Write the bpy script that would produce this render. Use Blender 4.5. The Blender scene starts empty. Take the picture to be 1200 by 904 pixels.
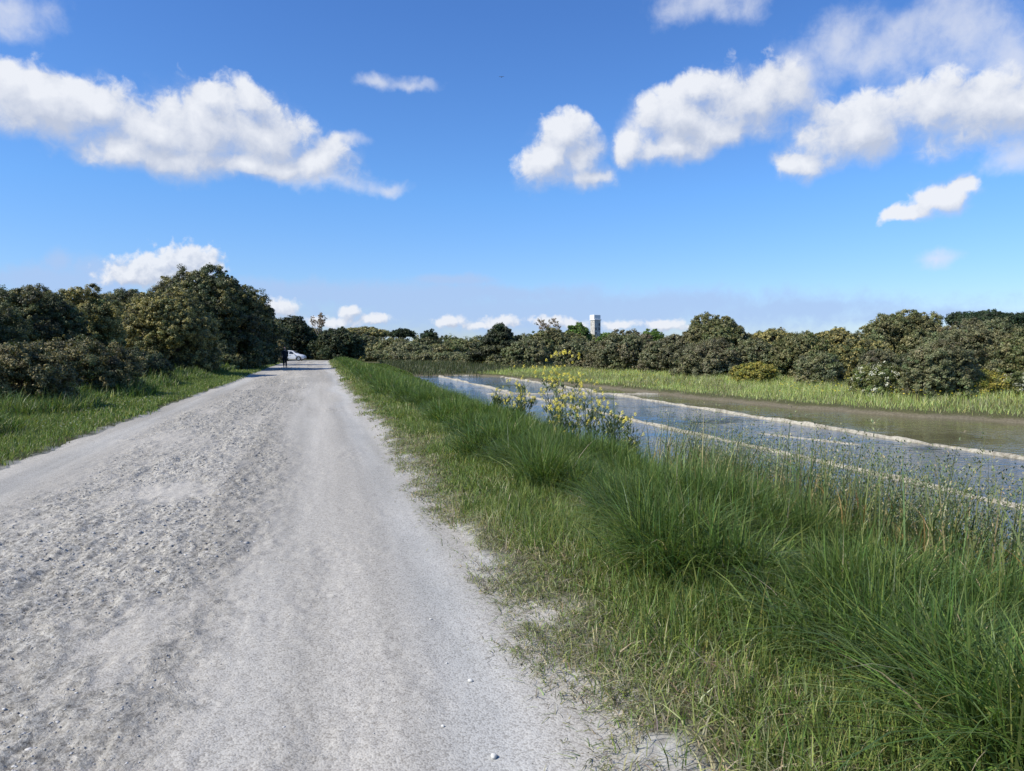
import bpy, bmesh, math, random
import numpy as np
from mathutils import Vector, Matrix

R = math.radians
sc = bpy.context.scene
col = sc.collection
rng = np.random.default_rng(11)
random.seed(5)

# ------------------------------------------------------------------ camera
F = 864.0                       # focal length in photo pixels (1200 wide)
EYE = 1.60
PSI = R(14.66)                  # the camera looks to the right of the road axis (+Y)
PITCH = math.atan(43 / F)
CP, SP = math.cos(PSI), math.sin(PSI)


def at(px, zf):
    """ground position (x, y) seen in photo column px at depth zf"""
    xr = (px - 600) / F * zf
    return xr * CP + zf * SP, -xr * SP + zf * CP


def htop(py, zf):
    return EYE + (409 - py) * zf / F


def to_px(x, y):
    zf = x * SP + y * CP
    xr = x * CP - y * SP
    return 600 + F * xr / np.maximum(zf, .01), zf


cam_d = bpy.data.cameras.new('camera')
cam = bpy.data.objects.new('camera', cam_d)
col.objects.link(cam)
cam.location = (0, 0, EYE)
cam.rotation_euler = (R(90) - PITCH, 0, -PSI)
cam_d.sensor_width = 36
cam_d.lens = 36 * F / 1200
cam_d.clip_start = .05
cam_d.clip_end = 8000
sc.camera = cam

# ------------------------------------------------------------------ helpers
def link(o, parent=None):
    col.objects.link(o)
    if parent is not None:
        o.parent = parent
    return o


def tag(o, label=None, cat=None, group=None, kind=None):
    if label: o['label'] = label
    if cat: o['category'] = cat
    if group: o['group'] = group
    if kind: o['kind'] = kind
    return o


def empty(name, loc, label, cat, group=None, rz=0):
    o = bpy.data.objects.new(name, None)
    o.empty_display_size = .2
    o.location = loc
    o.rotation_euler = (0, 0, rz)
    link(o)
    return tag(o, label, cat, group)


def np_mesh(name, V, faces, mat, parent=None, colr=None, smooth=False, normals_up=False):
    """faces: list of int arrays (m,4) / (m,3)"""
    me = bpy.data.meshes.new(name)
    V = np.ascontiguousarray(V, dtype=np.float32)
    me.vertices.add(len(V))
    me.vertices.foreach_set('co', V.ravel())
    faces = [np.asarray(f, dtype=np.int32) for f in faces if len(f)]
    loops = np.concatenate([f.ravel() for f in faces])
    tot = np.concatenate([np.full(len(f), f.shape[1], dtype=np.int32) for f in faces])
    start = np.concatenate([[0], np.cumsum(tot)[:-1]]).astype(np.int32)
    me.loops.add(len(loops))
    me.loops.foreach_set('vertex_index', loops)
    me.polygons.add(len(tot))
    me.polygons.foreach_set('loop_start', start)
    me.polygons.foreach_set('loop_total', tot)
    me.update(calc_edges=True)
    if smooth:
        me.polygons.foreach_set('use_smooth', np.ones(len(tot), dtype=bool))
    if colr is not None:
        at_ = me.attributes.new('Col', 'FLOAT_COLOR', 'POINT')
        c = np.ones((len(V), 4), dtype=np.float32)
        c[:, :3] = colr
        at_.data.foreach_set('color', c.ravel())
    me.validate()
    me.materials.append(mat)
    o = bpy.data.objects.new(name, me)
    return link(o, parent)


def bm_obj(name, bm, mat, parent=None, smooth=True):
    bmesh.ops.recalc_face_normals(bm, faces=bm.faces[:])
    me = bpy.data.meshes.new(name)
    bm.to_mesh(me)
    bm.free()
    if smooth:
        for p in me.polygons: p.use_smooth = True
    me.materials.append(mat)
    o = bpy.data.objects.new(name, me)
    return link(o, parent)


_tab = rng.random((256, 256))
def vnoise(x, y):
    x = np.asarray(x, float); y = np.asarray(y, float)
    xi = np.floor(x).astype(int); yi = np.floor(y).astype(int)
    fx = x - xi; fy = y - yi
    fx = fx * fx * (3 - 2 * fx); fy = fy * fy * (3 - 2 * fy)
    a = _tab[xi & 255, yi & 255]; b = _tab[(xi + 1) & 255, yi & 255]
    c = _tab[xi & 255, (yi + 1) & 255]; d = _tab[(xi + 1) & 255, (yi + 1) & 255]
    return a * (1 - fx) * (1 - fy) + b * fx * (1 - fy) + c * (1 - fx) * fy + d * fx * fy


def fbm(x, y, o=4, g=.5):
    s = 0; a = 1; t = 0
    for i in range(o):
        s = s + a * vnoise(x * 2 ** i + 17.3 * i, y * 2 ** i + 5.1 * i); t += a; a *= g
    return s / t


def sstep(x, a, b):
    t = np.clip((x - a) / (b - a), 0, 1)
    return t * t * (3 - 2 * t)


# ------------------------------------------------------------------ materials
def new_mat(name):
    m = bpy.data.materials.new(name)
    m.use_nodes = True
    nt = m.node_tree
    b = nt.nodes['Principled BSDF']
    return m, nt, b


def N(nt, typ, **kw):
    n = nt.nodes.new(typ)
    for k, v in kw.items():
        if k.startswith('i_'):
            n.inputs[k[2:]].default_value = v
        else:
            setattr(n, k, v)
    return n


def plain(name, c, rough=.6, metal=0, noise=.0, scale=8, spec=.4):
    m, nt, b = new_mat(name)
    b.inputs['Base Color'].default_value = (*c, 1)
    b.inputs['Roughness'].default_value = rough
    b.inputs['Metallic'].default_value = metal
    b.inputs['Specular IOR Level'].default_value = spec
    if noise:
        tc = N(nt, 'ShaderNodeTexCoord')
        t = N(nt, 'ShaderNodeTexNoise', i_Scale=scale, i_Detail=6)
        nt.links.new(tc.outputs['Object'], t.inputs['Vector'])
        r = N(nt, 'ShaderNodeValToRGB')
        r.color_ramp.elements[0].position = .3
        r.color_ramp.elements[1].position = .7
        r.color_ramp.elements[0].color = (*[x * (1 - noise) for x in c], 1)
        r.color_ramp.elements[1].color = (*[min(1, x * (1 + noise)) for x in c], 1)
        nt.links.new(t.outputs['Fac'], r.inputs['Fac'])
        nt.links.new(r.outputs['Color'], b.inputs['Base Color'])
    return m


def leafy(name, rough=.5, trans=.3, spec=.35, tint=(1.15, 1.2, .6)):
    m, nt, b = new_mat(name)
    a = N(nt, 'ShaderNodeAttribute', attribute_name='Col')
    b.inputs['Roughness'].default_value = rough
    b.inputs['Specular IOR Level'].default_value = spec
    nt.links.new(a.outputs['Color'], b.inputs['Base Color'])
    mul = N(nt, 'ShaderNodeMix', data_type='RGBA', blend_type='MULTIPLY')
    mul.inputs['Factor'].default_value = 1
    mul.inputs['B'].default_value = (*tint, 1)
    nt.links.new(a.outputs['Color'], mul.inputs['A'])
    tr = N(nt, 'ShaderNodeBsdfTranslucent')
    nt.links.new(mul.outputs['Result'], tr.inputs['Color'])
    mx = N(nt, 'ShaderNodeMixShader')
    mx.inputs[0].default_value = trans
    nt.links.new(b.outputs[0], mx.inputs[1]); nt.links.new(tr.outputs[0], mx.inputs[2])
    nt.links.new(mx.outputs[0], nt.nodes['Material Output'].inputs['Surface'])
    return m


M_GRASS = leafy('grass_blades', .45, .35, .3)
M_LEAF = leafy('tree_leaves', .5, .22, .3)
M_BARK = plain('bark', (.11, .09, .07), .9, noise=.4, scale=6)
M_PALEBARK = plain('pale_bark', (.42, .36, .29), .9, noise=.3, scale=6)
M_STEM = plain('green_stem', (.10, .14, .05), .7, noise=.3)
M_PETAL = plain('yellow_petals', (.70, .60, .08), .6, noise=.15, scale=40)

# ground ------------------------------------------------------------
def ground_mat():
    m, nt, b = new_mat('ground_soil')
    geo = N(nt, 'ShaderNodeNewGeometry')
    sep = N(nt, 'ShaderNodeSeparateXYZ')
    nt.links.new(geo.outputs['Position'], sep.inputs[0])
    n1 = N(nt, 'ShaderNodeTexNoise', i_Scale=1.3, i_Detail=8, i_Roughness=.65)
    n2 = N(nt, 'ShaderNodeTexNoise', i_Scale=14, i_Detail=6, i_Roughness=.7)
    for n in (n1, n2): nt.links.new(geo.outputs['Position'], n.inputs['Vector'])
    turf = N(nt, 'ShaderNodeValToRGB')
    e = turf.color_ramp.elements
    e[0].position = .3; e[0].color = (.035, .045, .016, 1)
    e[1].position = .7; e[1].color = (.12, .11, .05, 1)
    nt.links.new(n2.outputs['Fac'], turf.inputs['Fac'])
    mud = N(nt, 'ShaderNodeValToRGB')
    e = mud.color_ramp.elements
    e[0].position = .3; e[0].color = (.085, .072, .045, 1)
    e[1].position = .7; e[1].color = (.21, .185, .125, 1)
    nt.links.new(n2.outputs['Fac'], mud.inputs['Fac'])
    dirt = N(nt, 'ShaderNodeValToRGB')
    e = dirt.color_ramp.elements
    e[0].position = .30; e[0].color = (.24, .225, .195, 1)
    e[1].position = .60; e[1].color = (.43, .42, .385, 1)
    nt.links.new(n2.outputs['Fac'], dirt.inputs['Fac'])

    def math_(op, a, bb=None, c=None):
        n = N(nt, 'ShaderNodeMath', operation=op)
        for i, v in enumerate((a, bb, c)):
            if v is None: continue
            if isinstance(v, (int, float)): n.inputs[i].default_value = v
            else: nt.links.new(v, n.inputs[i])
        return n.outputs[0]
    # mud near and under the water level
    zn = math_('MULTIPLY_ADD', n1.outputs['Fac'], .25, sep.outputs['Z'])
    mr = N(nt, 'ShaderNodeMapRange', interpolation_type='SMOOTHSTEP')
    mr.inputs['From Min'].default_value = -.82; mr.inputs['From Max'].default_value = -.70
    mr.inputs['To Min'].default_value = 1; mr.inputs['To Max'].default_value = 0
    nt.links.new(zn, mr.inputs['Value'])
    # dusty dirt beside the road
    xa = math_('ABSOLUTE', math_('ADD', sep.outputs['X'], 1.35))
    xn = math_('MULTIPLY_ADD', n1.outputs['Fac'], -.9, xa)
    dr = N(nt, 'ShaderNodeMapRange', interpolation_type='SMOOTHSTEP')
    dr.inputs['From Min'].default_value = 2.12; dr.inputs['From Max'].default_value = 2.5
    dr.inputs['To Min'].default_value = 1; dr.inputs['To Max'].default_value = 0
    nt.links.new(xn, dr.inputs['Value'])
    yl = N(nt, 'ShaderNodeMapRange')
    yl.inputs['From Min'].default_value = 104; yl.inputs['From Max'].default_value = 108
    yl.inputs['To Min'].default_value = 1; yl.inputs['To Max'].default_value = 0
    nt.links.new(sep.outputs['Y'], yl.inputs['Value'])
    df = math_('MULTIPLY', dr.outputs[0], yl.outputs[0])
    m1 = N(nt, 'ShaderNodeMix', data_type='RGBA')
    nt.links.new(df, m1.inputs['Factor']); nt.links.new(turf.outputs[0], m1.inputs['A']); nt.links.new(dirt.outputs[0], m1.inputs['B'])
    m2 = N(nt, 'ShaderNodeMix', data_type='RGBA')
    nt.links.new(mr.outputs[0], m2.inputs['Factor']); nt.links.new(m1.outputs['Result'], m2.inputs['A']); nt.links.new(mud.outputs[0], m2.inputs['B'])
    nt.links.new(m2.outputs['Result'], b.inputs['Base Color'])
    b.inputs['Roughness'].default_value = .95
    b.inputs['Specular IOR Level'].default_value = .15
    bp = N(nt, 'ShaderNodeBump', i_Strength=.9, i_Distance=.03)
    nt.links.new(n2.outputs['Fac'], bp.inputs['Height'])
    nt.links.new(bp.outputs[0], b.inputs['Normal'])
    return m


def road_mat():
    """chalky track: colour follows an attribute made with the relief (r = flint-dark rough ground, g = smooth rut, b = dust)"""
    m, nt, b = new_mat('chalk_track')
    L = nt.links.new
    geo = N(nt, 'ShaderNodeNewGeometry')
    a = N(nt, 'ShaderNodeAttribute', attribute_name='Col')
    sp = N(nt, 'ShaderNodeSeparateColor')
    L(a.outputs['Color'], sp.inputs[0])
    stretch = N(nt, 'ShaderNodeMapping')
    stretch.inputs['Scale'].default_value = (1, .72, 1)
    L(geo.outputs['Position'], stretch.inputs[0])
    nA = N(nt, 'ShaderNodeTexNoise', i_Scale=4.5, i_Detail=10, i_Roughness=.72, i_Distortion=.6)
    nB = N(nt, 'ShaderNodeTexNoise', i_Scale=26, i_Detail=8, i_Roughness=.75)
    nC = N(nt, 'ShaderNodeTexNoise', i_Scale=1.1, i_Detail=5, i_Roughness=.6)
    vo = N(nt, 'ShaderNodeTexVoronoi', i_Scale=110)
    for n in (nA, nB, nC): L(stretch.outputs[0], n.inputs['Vector'])
    L(geo.outputs['Position'], vo.inputs['Vector'])
    # dust base
    dust = N(nt, 'ShaderNodeValToRGB')
    e = dust.color_ramp.elements
    e[0].position = .25; e[0].color = (.29, .28, .265, 1)
    e[1].position = .75; e[1].color = (.47, .46, .435, 1)
    L(nB.outputs['Fac'], dust.inputs['Fac'])
    flint = N(nt, 'ShaderNodeValToRGB')
    e = flint.color_ramp.elements
    e[0].position = .37; e[0].color = (.135, .132, .125, 1)
    e[1].position = .58; e[1].color = (.49, .48, .45, 1)
    L(nB.outputs['Fac'], flint.inputs['Fac'])
    rut = N(nt, 'ShaderNodeValToRGB')
    e = rut.color_ramp.elements
    e[0].position = .3; e[0].color = (.34, .35, .355, 1)
    e[1].position = .7; e[1].color = (.43, .435, .435, 1)
    L(nC.outputs['Fac'], rut.inputs['Fac'])
    # flint factor = red + noise
    f1 = N(nt, 'ShaderNodeMath', operation='MULTIPLY_ADD')
    L(nA.outputs['Fac'], f1.inputs[0]); f1.inputs[1].default_value = 2.4; f1.inputs[2].default_value = -1.55
    f2 = N(nt, 'ShaderNodeMath', operation='ADD'); L(f1.outputs[0], f2.inputs[0]); L(sp.outputs[0], f2.inputs[1])
    mr = N(nt, 'ShaderNodeMapRange', interpolation_type='SMOOTHSTEP')
    mr.inputs['From Min'].default_value = .05; mr.inputs['From Max'].default_value = .70
    L(f2.outputs[0], mr.inputs['Value'])
    m1 = N(nt, 'ShaderNodeMix', data_type='RGBA')
    L(sp.outputs[1], m1.inputs['Factor']); L(dust.outputs[0], m1.inputs['A']); L(rut.outputs[0], m1.inputs['B'])
    m2 = N(nt, 'ShaderNodeMix', data_type='RGBA')
    L(mr.outputs[0], m2.inputs['Factor']); L(m1.outputs['Result'], m2.inputs['A']); L(flint.outputs[0], m2.inputs['B'])
    # grit speckle
    gr = N(nt, 'ShaderNodeValToRGB')
    e = gr.color_ramp.elements
    e[0].position = 0; e[0].color = (.52, .5, .48, 1)
    e[1].position = .55; e[1].color = (1, 1, 1, 1)
    vr = N(nt, 'ShaderNodeSeparateColor'); L(vo.outputs['Color'], vr.inputs[0]); L(vr.outputs[0], gr.inputs['Fac'])
    m3 = N(nt, 'ShaderNodeMix', data_type='RGBA', blend_type='MULTIPLY')
    m3.inputs['Factor'].default_value = .75
    L(m2.outputs['Result'], m3.inputs['A']); L(gr.outputs[0], m3.inputs['B'])
    bd = N(nt, 'ShaderNodeMapRange'); bd.inputs['From Min'].default_value = .3; bd.inputs['From Max'].default_value = .7
    bd.inputs['To Min'].default_value = .84; bd.inputs['To Max'].default_value = 1.14
    L(sp.outputs[2], bd.inputs['Value'])
    m4 = N(nt, 'ShaderNodeMix', data_type='RGBA', blend_type='MULTIPLY'); m4.inputs['Factor'].default_value = 1
    wt = N(nt, 'ShaderNodeMix', data_type='RGBA', blend_type='MULTIPLY'); wt.inputs['Factor'].default_value = 1; wt.inputs['B'].default_value = (1.06, 1.03, .955, 1)
    L(m3.outputs['Result'], wt.inputs['A']); L(wt.outputs['Result'], m4.inputs['A']); L(bd.outputs[0], m4.inputs['B'])
    L(m4.outputs['Result'], b.inputs['Base Color'])
    b.inputs['Roughness'].default_value = .95
    b.inputs['Specular IOR Level'].default_value = .12
    # bump
    h1 = N(nt, 'ShaderNodeMath', operation='MULTIPLY'); L(nB.outputs['Fac'], h1.inputs[0]); L(mr.outputs[0], h1.inputs[1])
    h2 = N(nt, 'ShaderNodeMath', operation='MULTIPLY_ADD'); L(h1.outputs[0], h2.inputs[0]); h2.inputs[1].default_value = 1.5
    h3 = N(nt, 'ShaderNodeMath', operation='MULTIPLY'); L(vo.outputs['Distance'], h3.inputs[0]); h3.inputs[1].default_value = -.16
    L(h3.outputs[0], h2.inputs[2])
    bp = N(nt, 'ShaderNodeBump', i_Strength=.8, i_Distance=.014)
    L(h2.outputs[0], bp.inputs['Height']); L(bp.outputs[0], b.inputs['Normal'])
    return m


def water_mat():
    m, nt, b = new_mat('pond_water')
    L = nt.links.new
    geo = N(nt, 'ShaderNodeNewGeometry')
    sep = N(nt, 'ShaderNodeSeparateXYZ'); L(geo.outputs['Position'], sep.inputs[0])
    big = N(nt, 'ShaderNodeTexNoise', i_Scale=.28, i_Detail=4, i_Roughness=.6)
    L(geo.outputs['Position'], big.inputs['Vector'])
    # shallow muddy outer basin (beyond the second ridge) against the deeper inner basins
    mr = N(nt, 'ShaderNodeMapRange', interpolation_type='SMOOTHSTEP')
    mr.inputs['From Min'].default_value = 15.6; mr.inputs['From Max'].default_value = 16.6
    L(sep.outputs['X'], mr.inputs['Value'])
    mx = N(nt, 'ShaderNodeMix', data_type='RGBA')
    mx.inputs['A'].default_value = (.045, .066, .088, 1)
    mx.inputs['B'].default_value = (.120, .110, .062, 1)
    L(mr.outputs[0], mx.inputs['Factor'])
    L(mx.outputs['Result'], b.inputs['Base Color'])
    b.inputs['Roughness'].default_value = .03
    b.inputs['IOR'].default_value = 1.333
    mp = N(nt, 'ShaderNodeMapping'); mp.inputs['Scale'].default_value = (1, 1.5, 1); mp.inputs['Rotation'].default_value = (0, 0, .5)
    L(geo.outputs['Position'], mp.inputs[0])
    r1 = N(nt, 'ShaderNodeTexNoise', i_Scale=3.4, i_Detail=4, i_Roughness=.55, i_Distortion=.5)
    L(mp.outputs[0], r1.inputs['Vector'])
    amp = N(nt, 'ShaderNodeMapRange')
    amp.inputs['From Min'].default_value = .38; amp.inputs['From Max'].default_value = .62
    amp.inputs['To Min'].default_value = .15; amp.inputs['To Max'].default_value = 1
    L(big.outputs['Fac'], amp.inputs['Value'])
    calm = N(nt, 'ShaderNodeMath', operation='MULTIPLY_ADD'); L(mr.outputs[0], calm.inputs[0]); calm.inputs[1].default_value = -.6; calm.inputs[2].default_value = 1
    am2 = N(nt, 'ShaderNodeMath', operation='MULTIPLY'); L(amp.outputs[0], am2.inputs[0]); L(calm.outputs[0], am2.inputs[1])
    hh = N(nt, 'ShaderNodeMath', operation='MULTIPLY'); L(r1.outputs['Fac'], hh.inputs[0]); L(am2.outputs[0], hh.inputs[1])
    bp = N(nt, 'ShaderNodeBump', i_Strength=1, i_Distance=.05)
    L(hh.outputs[0], bp.inputs['Height']); L(bp.outputs[0], b.inputs['Normal'])
    return m


M_GROUND, M_ROAD, M_WATER = ground_mat(), road_mat(), water_mat()

# ------------------------------------------------------------------ terrain
WATER = -1.0
BANK_T = np.array([-80, -20, 0, 14, 20, 25, 28.6, 38, 46, 58, 66, 71.])
BANK_A = np.array([60, 46, 36, 27.3, 23.6, 20.9, 19.6, 18.7, 18.0, 16.8, 15.6, 14.])


def bank_a(t):
    return np.interp(t, BANK_T, BANK_A)


def near_a(t):                      # near shore of the pond
    return np.interp(t, [-80, 0, 10, 30, 70], [6.1, 6.1, 6.2, 6.9, 9.2])


def nearw(y):
    return .14 * (1 - sstep(y, 2.6, 7.5))


def ground_z(x, y):
    x = np.asarray(x, float); y = np.asarray(y, float)
    n = fbm(x * .9 + 40, y * .9 + 40, 4) - .5
    nb = fbm(x * 3.1 + 7, y * 3.1 + 9, 3) - .5
    z = np.full(np.broadcast(x, y).shape, 0.0)
    wob = (fbm(x * .0 + 3, y * .55, 4) - .5) * .35 + (fbm(x * 0 + 9, y * 2.2, 3) - .5) * .28
    wobl = (fbm(x * .0 + 13, y * .45, 4) - .5) * .5 + (fbm(x * 0 + 19, y * 2.0, 3) - .5) * .2
    # left side
    zl = .035 + .09 * sstep(-x, 4.2, 6.5) + .15 * sstep(-x, 6.5, 12) + n * .10 * sstep(-x, 4.2, 6)
    # right side down to the pond
    sh = near_a(y)
    zr = .03 + n * .10 * sstep(x, 1.3, 2.2) + .05 * sstep(x, 1.3, 2.1) - .10 * sstep(x, 2.3, 3.6) - 1.12 * sstep(x, 3.3, sh + .5) + nb * .06
    # far shore
    fa = bank_a(y)
    d = x - fa + n * 1.2
    zf = -1.22 + .42 * sstep(d, -.5, 1.0) + .30 * sstep(d, .8, 9) + .35 * sstep(d, 9, 40) + n * .10 * sstep(d, .5, 2)
    zr2 = np.where(x > np.minimum((sh + fa) / 2, fa), zf, zr)
    # beyond the end of the pond
    e = sstep(y + n * 1.5, 68.5, 71)
    zend = -.82 + .3 * sstep(y, 71, 100) + .6 * sstep(y, 100, 170) + n * .15
    zend = np.maximum(zend, np.where(x < 9, zr, -9))
    zr3 = zr2 * (1 - e) + np.maximum(zr2, zend) * e
    fr = (fbm(x * 2.6 + 61, y * 1.7 + 15, 5, .62) - .5) * .55
    road_w = sstep(x + fr * .5, -4.25 + wobl, -3.75 + wobl) * (1 - sstep(x + fr, .72 + wob + nearw(y), 1.38 + wob + nearw(y))) * (1 - sstep(y, 100, 103))
    z = np.where(x < -1.3, zl, zr3)
    z = np.where(y > 101, np.where((x > -6) & (x < 4), np.maximum(z, .02), z), z)
    return z * (1 - road_w) + (-.055) * road_w


def axis(parts):
    out = []
    for a, b, s in parts:
        out.append(np.arange(a, b, s))
    return np.concatenate(out)


def geom(a, b, k):
    v = [a]
    while v[-1] < b: v.append(v[-1] * k)
    return np.array(v)


ax = np.concatenate([-geom(30, 3500, 1.35)[::-1], axis([(-29, -9, .6), (-9, -4.6, .2), (-4.6, -3.3, .06), (-3.3, .6, .3), (.6, 2.2, .06), (2.2, 9, .14), (9, 40, .45)]), geom(40, 3500, 1.3)])
ay = np.concatenate([-geom(10, 300, 1.5)[::-1], axis([(-9, 1.5, .4), (1.5, 14, .09), (14, 30, .2), (30, 76, .4), (76, 110, .7)]), geom(110, 3500, 1.25)])
GX, GY = np.meshgrid(ax, ay)
GZ = ground_z(GX, GY)


def grid_faces(nx, ny):
    i = np.arange(nx * ny).reshape(ny, nx)
    return np.stack([i[:-1, :-1], i[:-1, 1:], i[1:, 1:], i[1:, :-1]], -1).reshape(-1, 4)


g = np_mesh('ground', np.stack([GX, GY, GZ], -1).reshape(-1, 3), [grid_faces(len(ax), len(ay))], M_GROUND, smooth=True)
tag(g, kind='structure')

# road: one sheet, relief modelled
def road_sheet():
    xs = np.linspace(-4.6, 2.0, 420)
    ys = [1.2]
    while ys[-1] < 102: ys.append(ys[-1] + max(.012, ys[-1] * .0052))
    ys = np.array(ys)
    X, Y = np.meshgrid(xs, ys)
    drift = (fbm(Y * .12 + 3, X * 0 + 1, 3) - .5) * 1.2
    rough = sstep(X + drift, -3.6, -2.5) * (1 - sstep(X + drift, -1.0, .1))
    ptch = fbm(X * 1.1 + 4, Y * .45 + 8, 5, .6)
    rough = rough * (.25 + .75 * sstep(ptch, .22, .55))
    # stray rough gravel right of centre and weak worn band
    rough2 = (1 - sstep(np.abs(X - .1), .25, .8)) * sstep(fbm(X * .9 + 31, Y * .4 + 2, 4), .5, .7) * .35
    rgh = np.maximum(rough, rough2)
    rut = np.exp(-((X - .72 - (fbm(Y * .2, Y * 0 + 4, 2) - .5) * .4) / .26) ** 2) + .8 * np.exp(-((X + 3.55) / .28) ** 2) + .35 * np.exp(-((X + .35) / .35) ** 2)
    rut = np.clip(rut * (.35 + .9 * fbm(X * .6 + 60, Y * .25 + 3, 3)), 0, 1)
    flake = fbm(X * 13 + 3, Y * 8 + 5, 5, .62) - .5
    chunk = fbm(X * 4.6 + 50, Y * 2.7 + 11, 5, .6) - .5
    ridge = 1 - np.abs(2 * fbm(X * 3 + 23, Y * 1.3 + 70, 4, .6) - 1)
    Z = -.014 * rut + rgh * (flake * .046 + chunk * .022 + (ridge - .8) * .02) + (1 - rgh) * (flake * .007 + chunk * .008)
    q = fbm(X * 4.2 + 12, Y * 2.6 + 90, 6, .58) * 11 + flake * 1.2
    ter = np.floor(q) + sstep(q - np.floor(q), .0, .28)
    Z += rgh * (ter - 5.5) * .0078
    Z += (fbm(X * .5, Y * .3 + 20, 3) - .5) * .03
    Z -= .06 * sstep(X, 1.75, 2.0) + .07 * sstep(-X, 4.3, 4.6)
    band = fbm(X * 2.2 + 5, Y * .10 + 44, 4, .6)
    Col = np.stack([rgh, np.clip(rut, 0, 1) * (1 - rgh), band], -1).reshape(-1, 3)
    o = np_mesh('road', np.stack([X, Y, Z], -1).reshape(-1, 3), [grid_faces(len(xs), len(ys))], M_ROAD, colr=Col, smooth=True)
    tag(o, kind='structure')
    return xs, ys, Z, rgh


rxs, rys, RZ, RGH = road_sheet()


def road_z(x, y):
    i = np.clip(np.searchsorted(rxs, x), 0, len(rxs) - 1); j = np.clip(np.searchsorted(rys, y), 0, len(rys) - 1)
    return RZ[j, i], RGH[j, i]


# water
wx = axis([(5, 62, 1.5)]); wy = axis([(-40, 74, 1.5)])
X, Y = np.meshgrid(wx, wy)
w = np_mesh('water', np.stack([X, Y, np.full_like(X, WATER)], -1).reshape(-1, 3), [grid_faces(len(wx), len(wy))], M_WATER, smooth=True)
tag(w, kind='structure')

# ------------------------------------------------------------------ ridges between the basins
def ridge_mat():
    m, nt, b = new_mat('pale_ridge_stone')
    L = nt.links.new
    geo = N(nt, 'ShaderNodeNewGeometry')
    n = N(nt, 'ShaderNodeTexNoise', i_Scale=7, i_Detail=8, i_Roughness=.75)
    L(geo.outputs['Position'], n.inputs['Vector'])
    r = N(nt, 'ShaderNodeValToRGB'); e = r.color_ramp.elements
    e[0].position = .34; e[0].color = (.16, .14, .10, 1)
    e[1].position = .60; e[1].color = (.42, .39, .31, 1)
    n2 = N(nt, 'ShaderNodeTexNoise', i_Scale=.9, i_Detail=6, i_Roughness=.7)
    L(geo.outputs['Position'], n2.inputs['Vector'])
    ad = N(nt, 'ShaderNodeMath', operation='MULTIPLY_ADD'); L(n2.outputs['Fac'], ad.inputs[0]); ad.inputs[1].default_value = .55
    sb = N(nt, 'ShaderNodeMath', operation='SUBTRACT'); L(n.outputs['Fac'], sb.inputs[0]); sb.inputs[1].default_value = .275; L(sb.outputs[0], ad.inputs[2])
    L(ad.outputs[0], r.inputs['Fac']); L(r.outputs[0], b.inputs['Base Color'])
    b.inputs['Roughness'].default_value = .95
    bp = N(nt, 'ShaderNodeBump', i_Strength=.5, i_Distance=.02); L(n.outputs['Fac'], bp.inputs['Height']); L(bp.outputs[0], b.inputs['Normal'])
    return m


M_RIDGE = ridge_mat()


def ridge(p0, p1, w, h, seed, name='embankment'):
    p0 = np.array(p0, float); p1 = np.array(p1, float)
    L = np.linalg.norm(p1 - p0); n = int(L / .14) + 2; k = 11
    s = np.linspace(0, 1, n); d = (p1 - p0) / L; nrm = np.array([d[1], -d[0]])
    wob = (fbm(s * L * .35 + seed * 7, s * 0 + seed, 4) - .5) * .30
    ww = w * (.65 + .7 * fbm(s * L * .9 + seed * 3, s * 0 + 2, 3))
    hh = h * (.22 + 1.35 * fbm(s * L * .7 + seed * 11, s * 0 + 6, 4))
    endt = np.minimum(1, np.minimum(s * L, (1 - s) * L) / .5 + .05)
    th = np.linspace(-1, 1, k)
    P = p0[None, None] + d[None, None] * (s * L)[:, None, None] + nrm[None, None] * (wob[:, None] + th[None] * ww[:, None] * .5)[..., None]
    j = fbm(P[..., 0] * 6 + seed, P[..., 1] * 6, 4) - .5
    z = WATER - .22 + (.22 + hh[:, None] * endt[:, None]) * np.clip(1 - np.abs(th[None]) ** 2.2, 0, 1) + j * .05 * (1 - th[None] ** 2)
    V = np.concatenate([P, z[..., None]], -1).reshape(-1, 3)
    o = np_mesh(name, V, [grid_faces(k, n)], M_RIDGE, smooth=True)
    tag(o, kind='structure')
    return o


ridge((11.05, 2), (11.05, 39.5), .32, .09, 1)
ridge((16.05, 6), (16.05, 39.0), .36, .10, 2)
ridge((9.2, 41.2), (22, 38.0), .42, .10, 3)
ridge((11.0, 42.5), (11.0, 69), .5, .10, 4)
ridge((16.2, 41.5), (16.2, 66), .55, .10, 5)
ridge((9.5, 71.2), (15.5, 69.6), .9, .12, 6)
ridge((13.0, 20.2), (14.1, 16.6), .75, .035, 7, 'mud_bank')
ridge((14.6, 40.0), (14.9, 46.0), .9, .10, 8, 'mud_bank')

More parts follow.
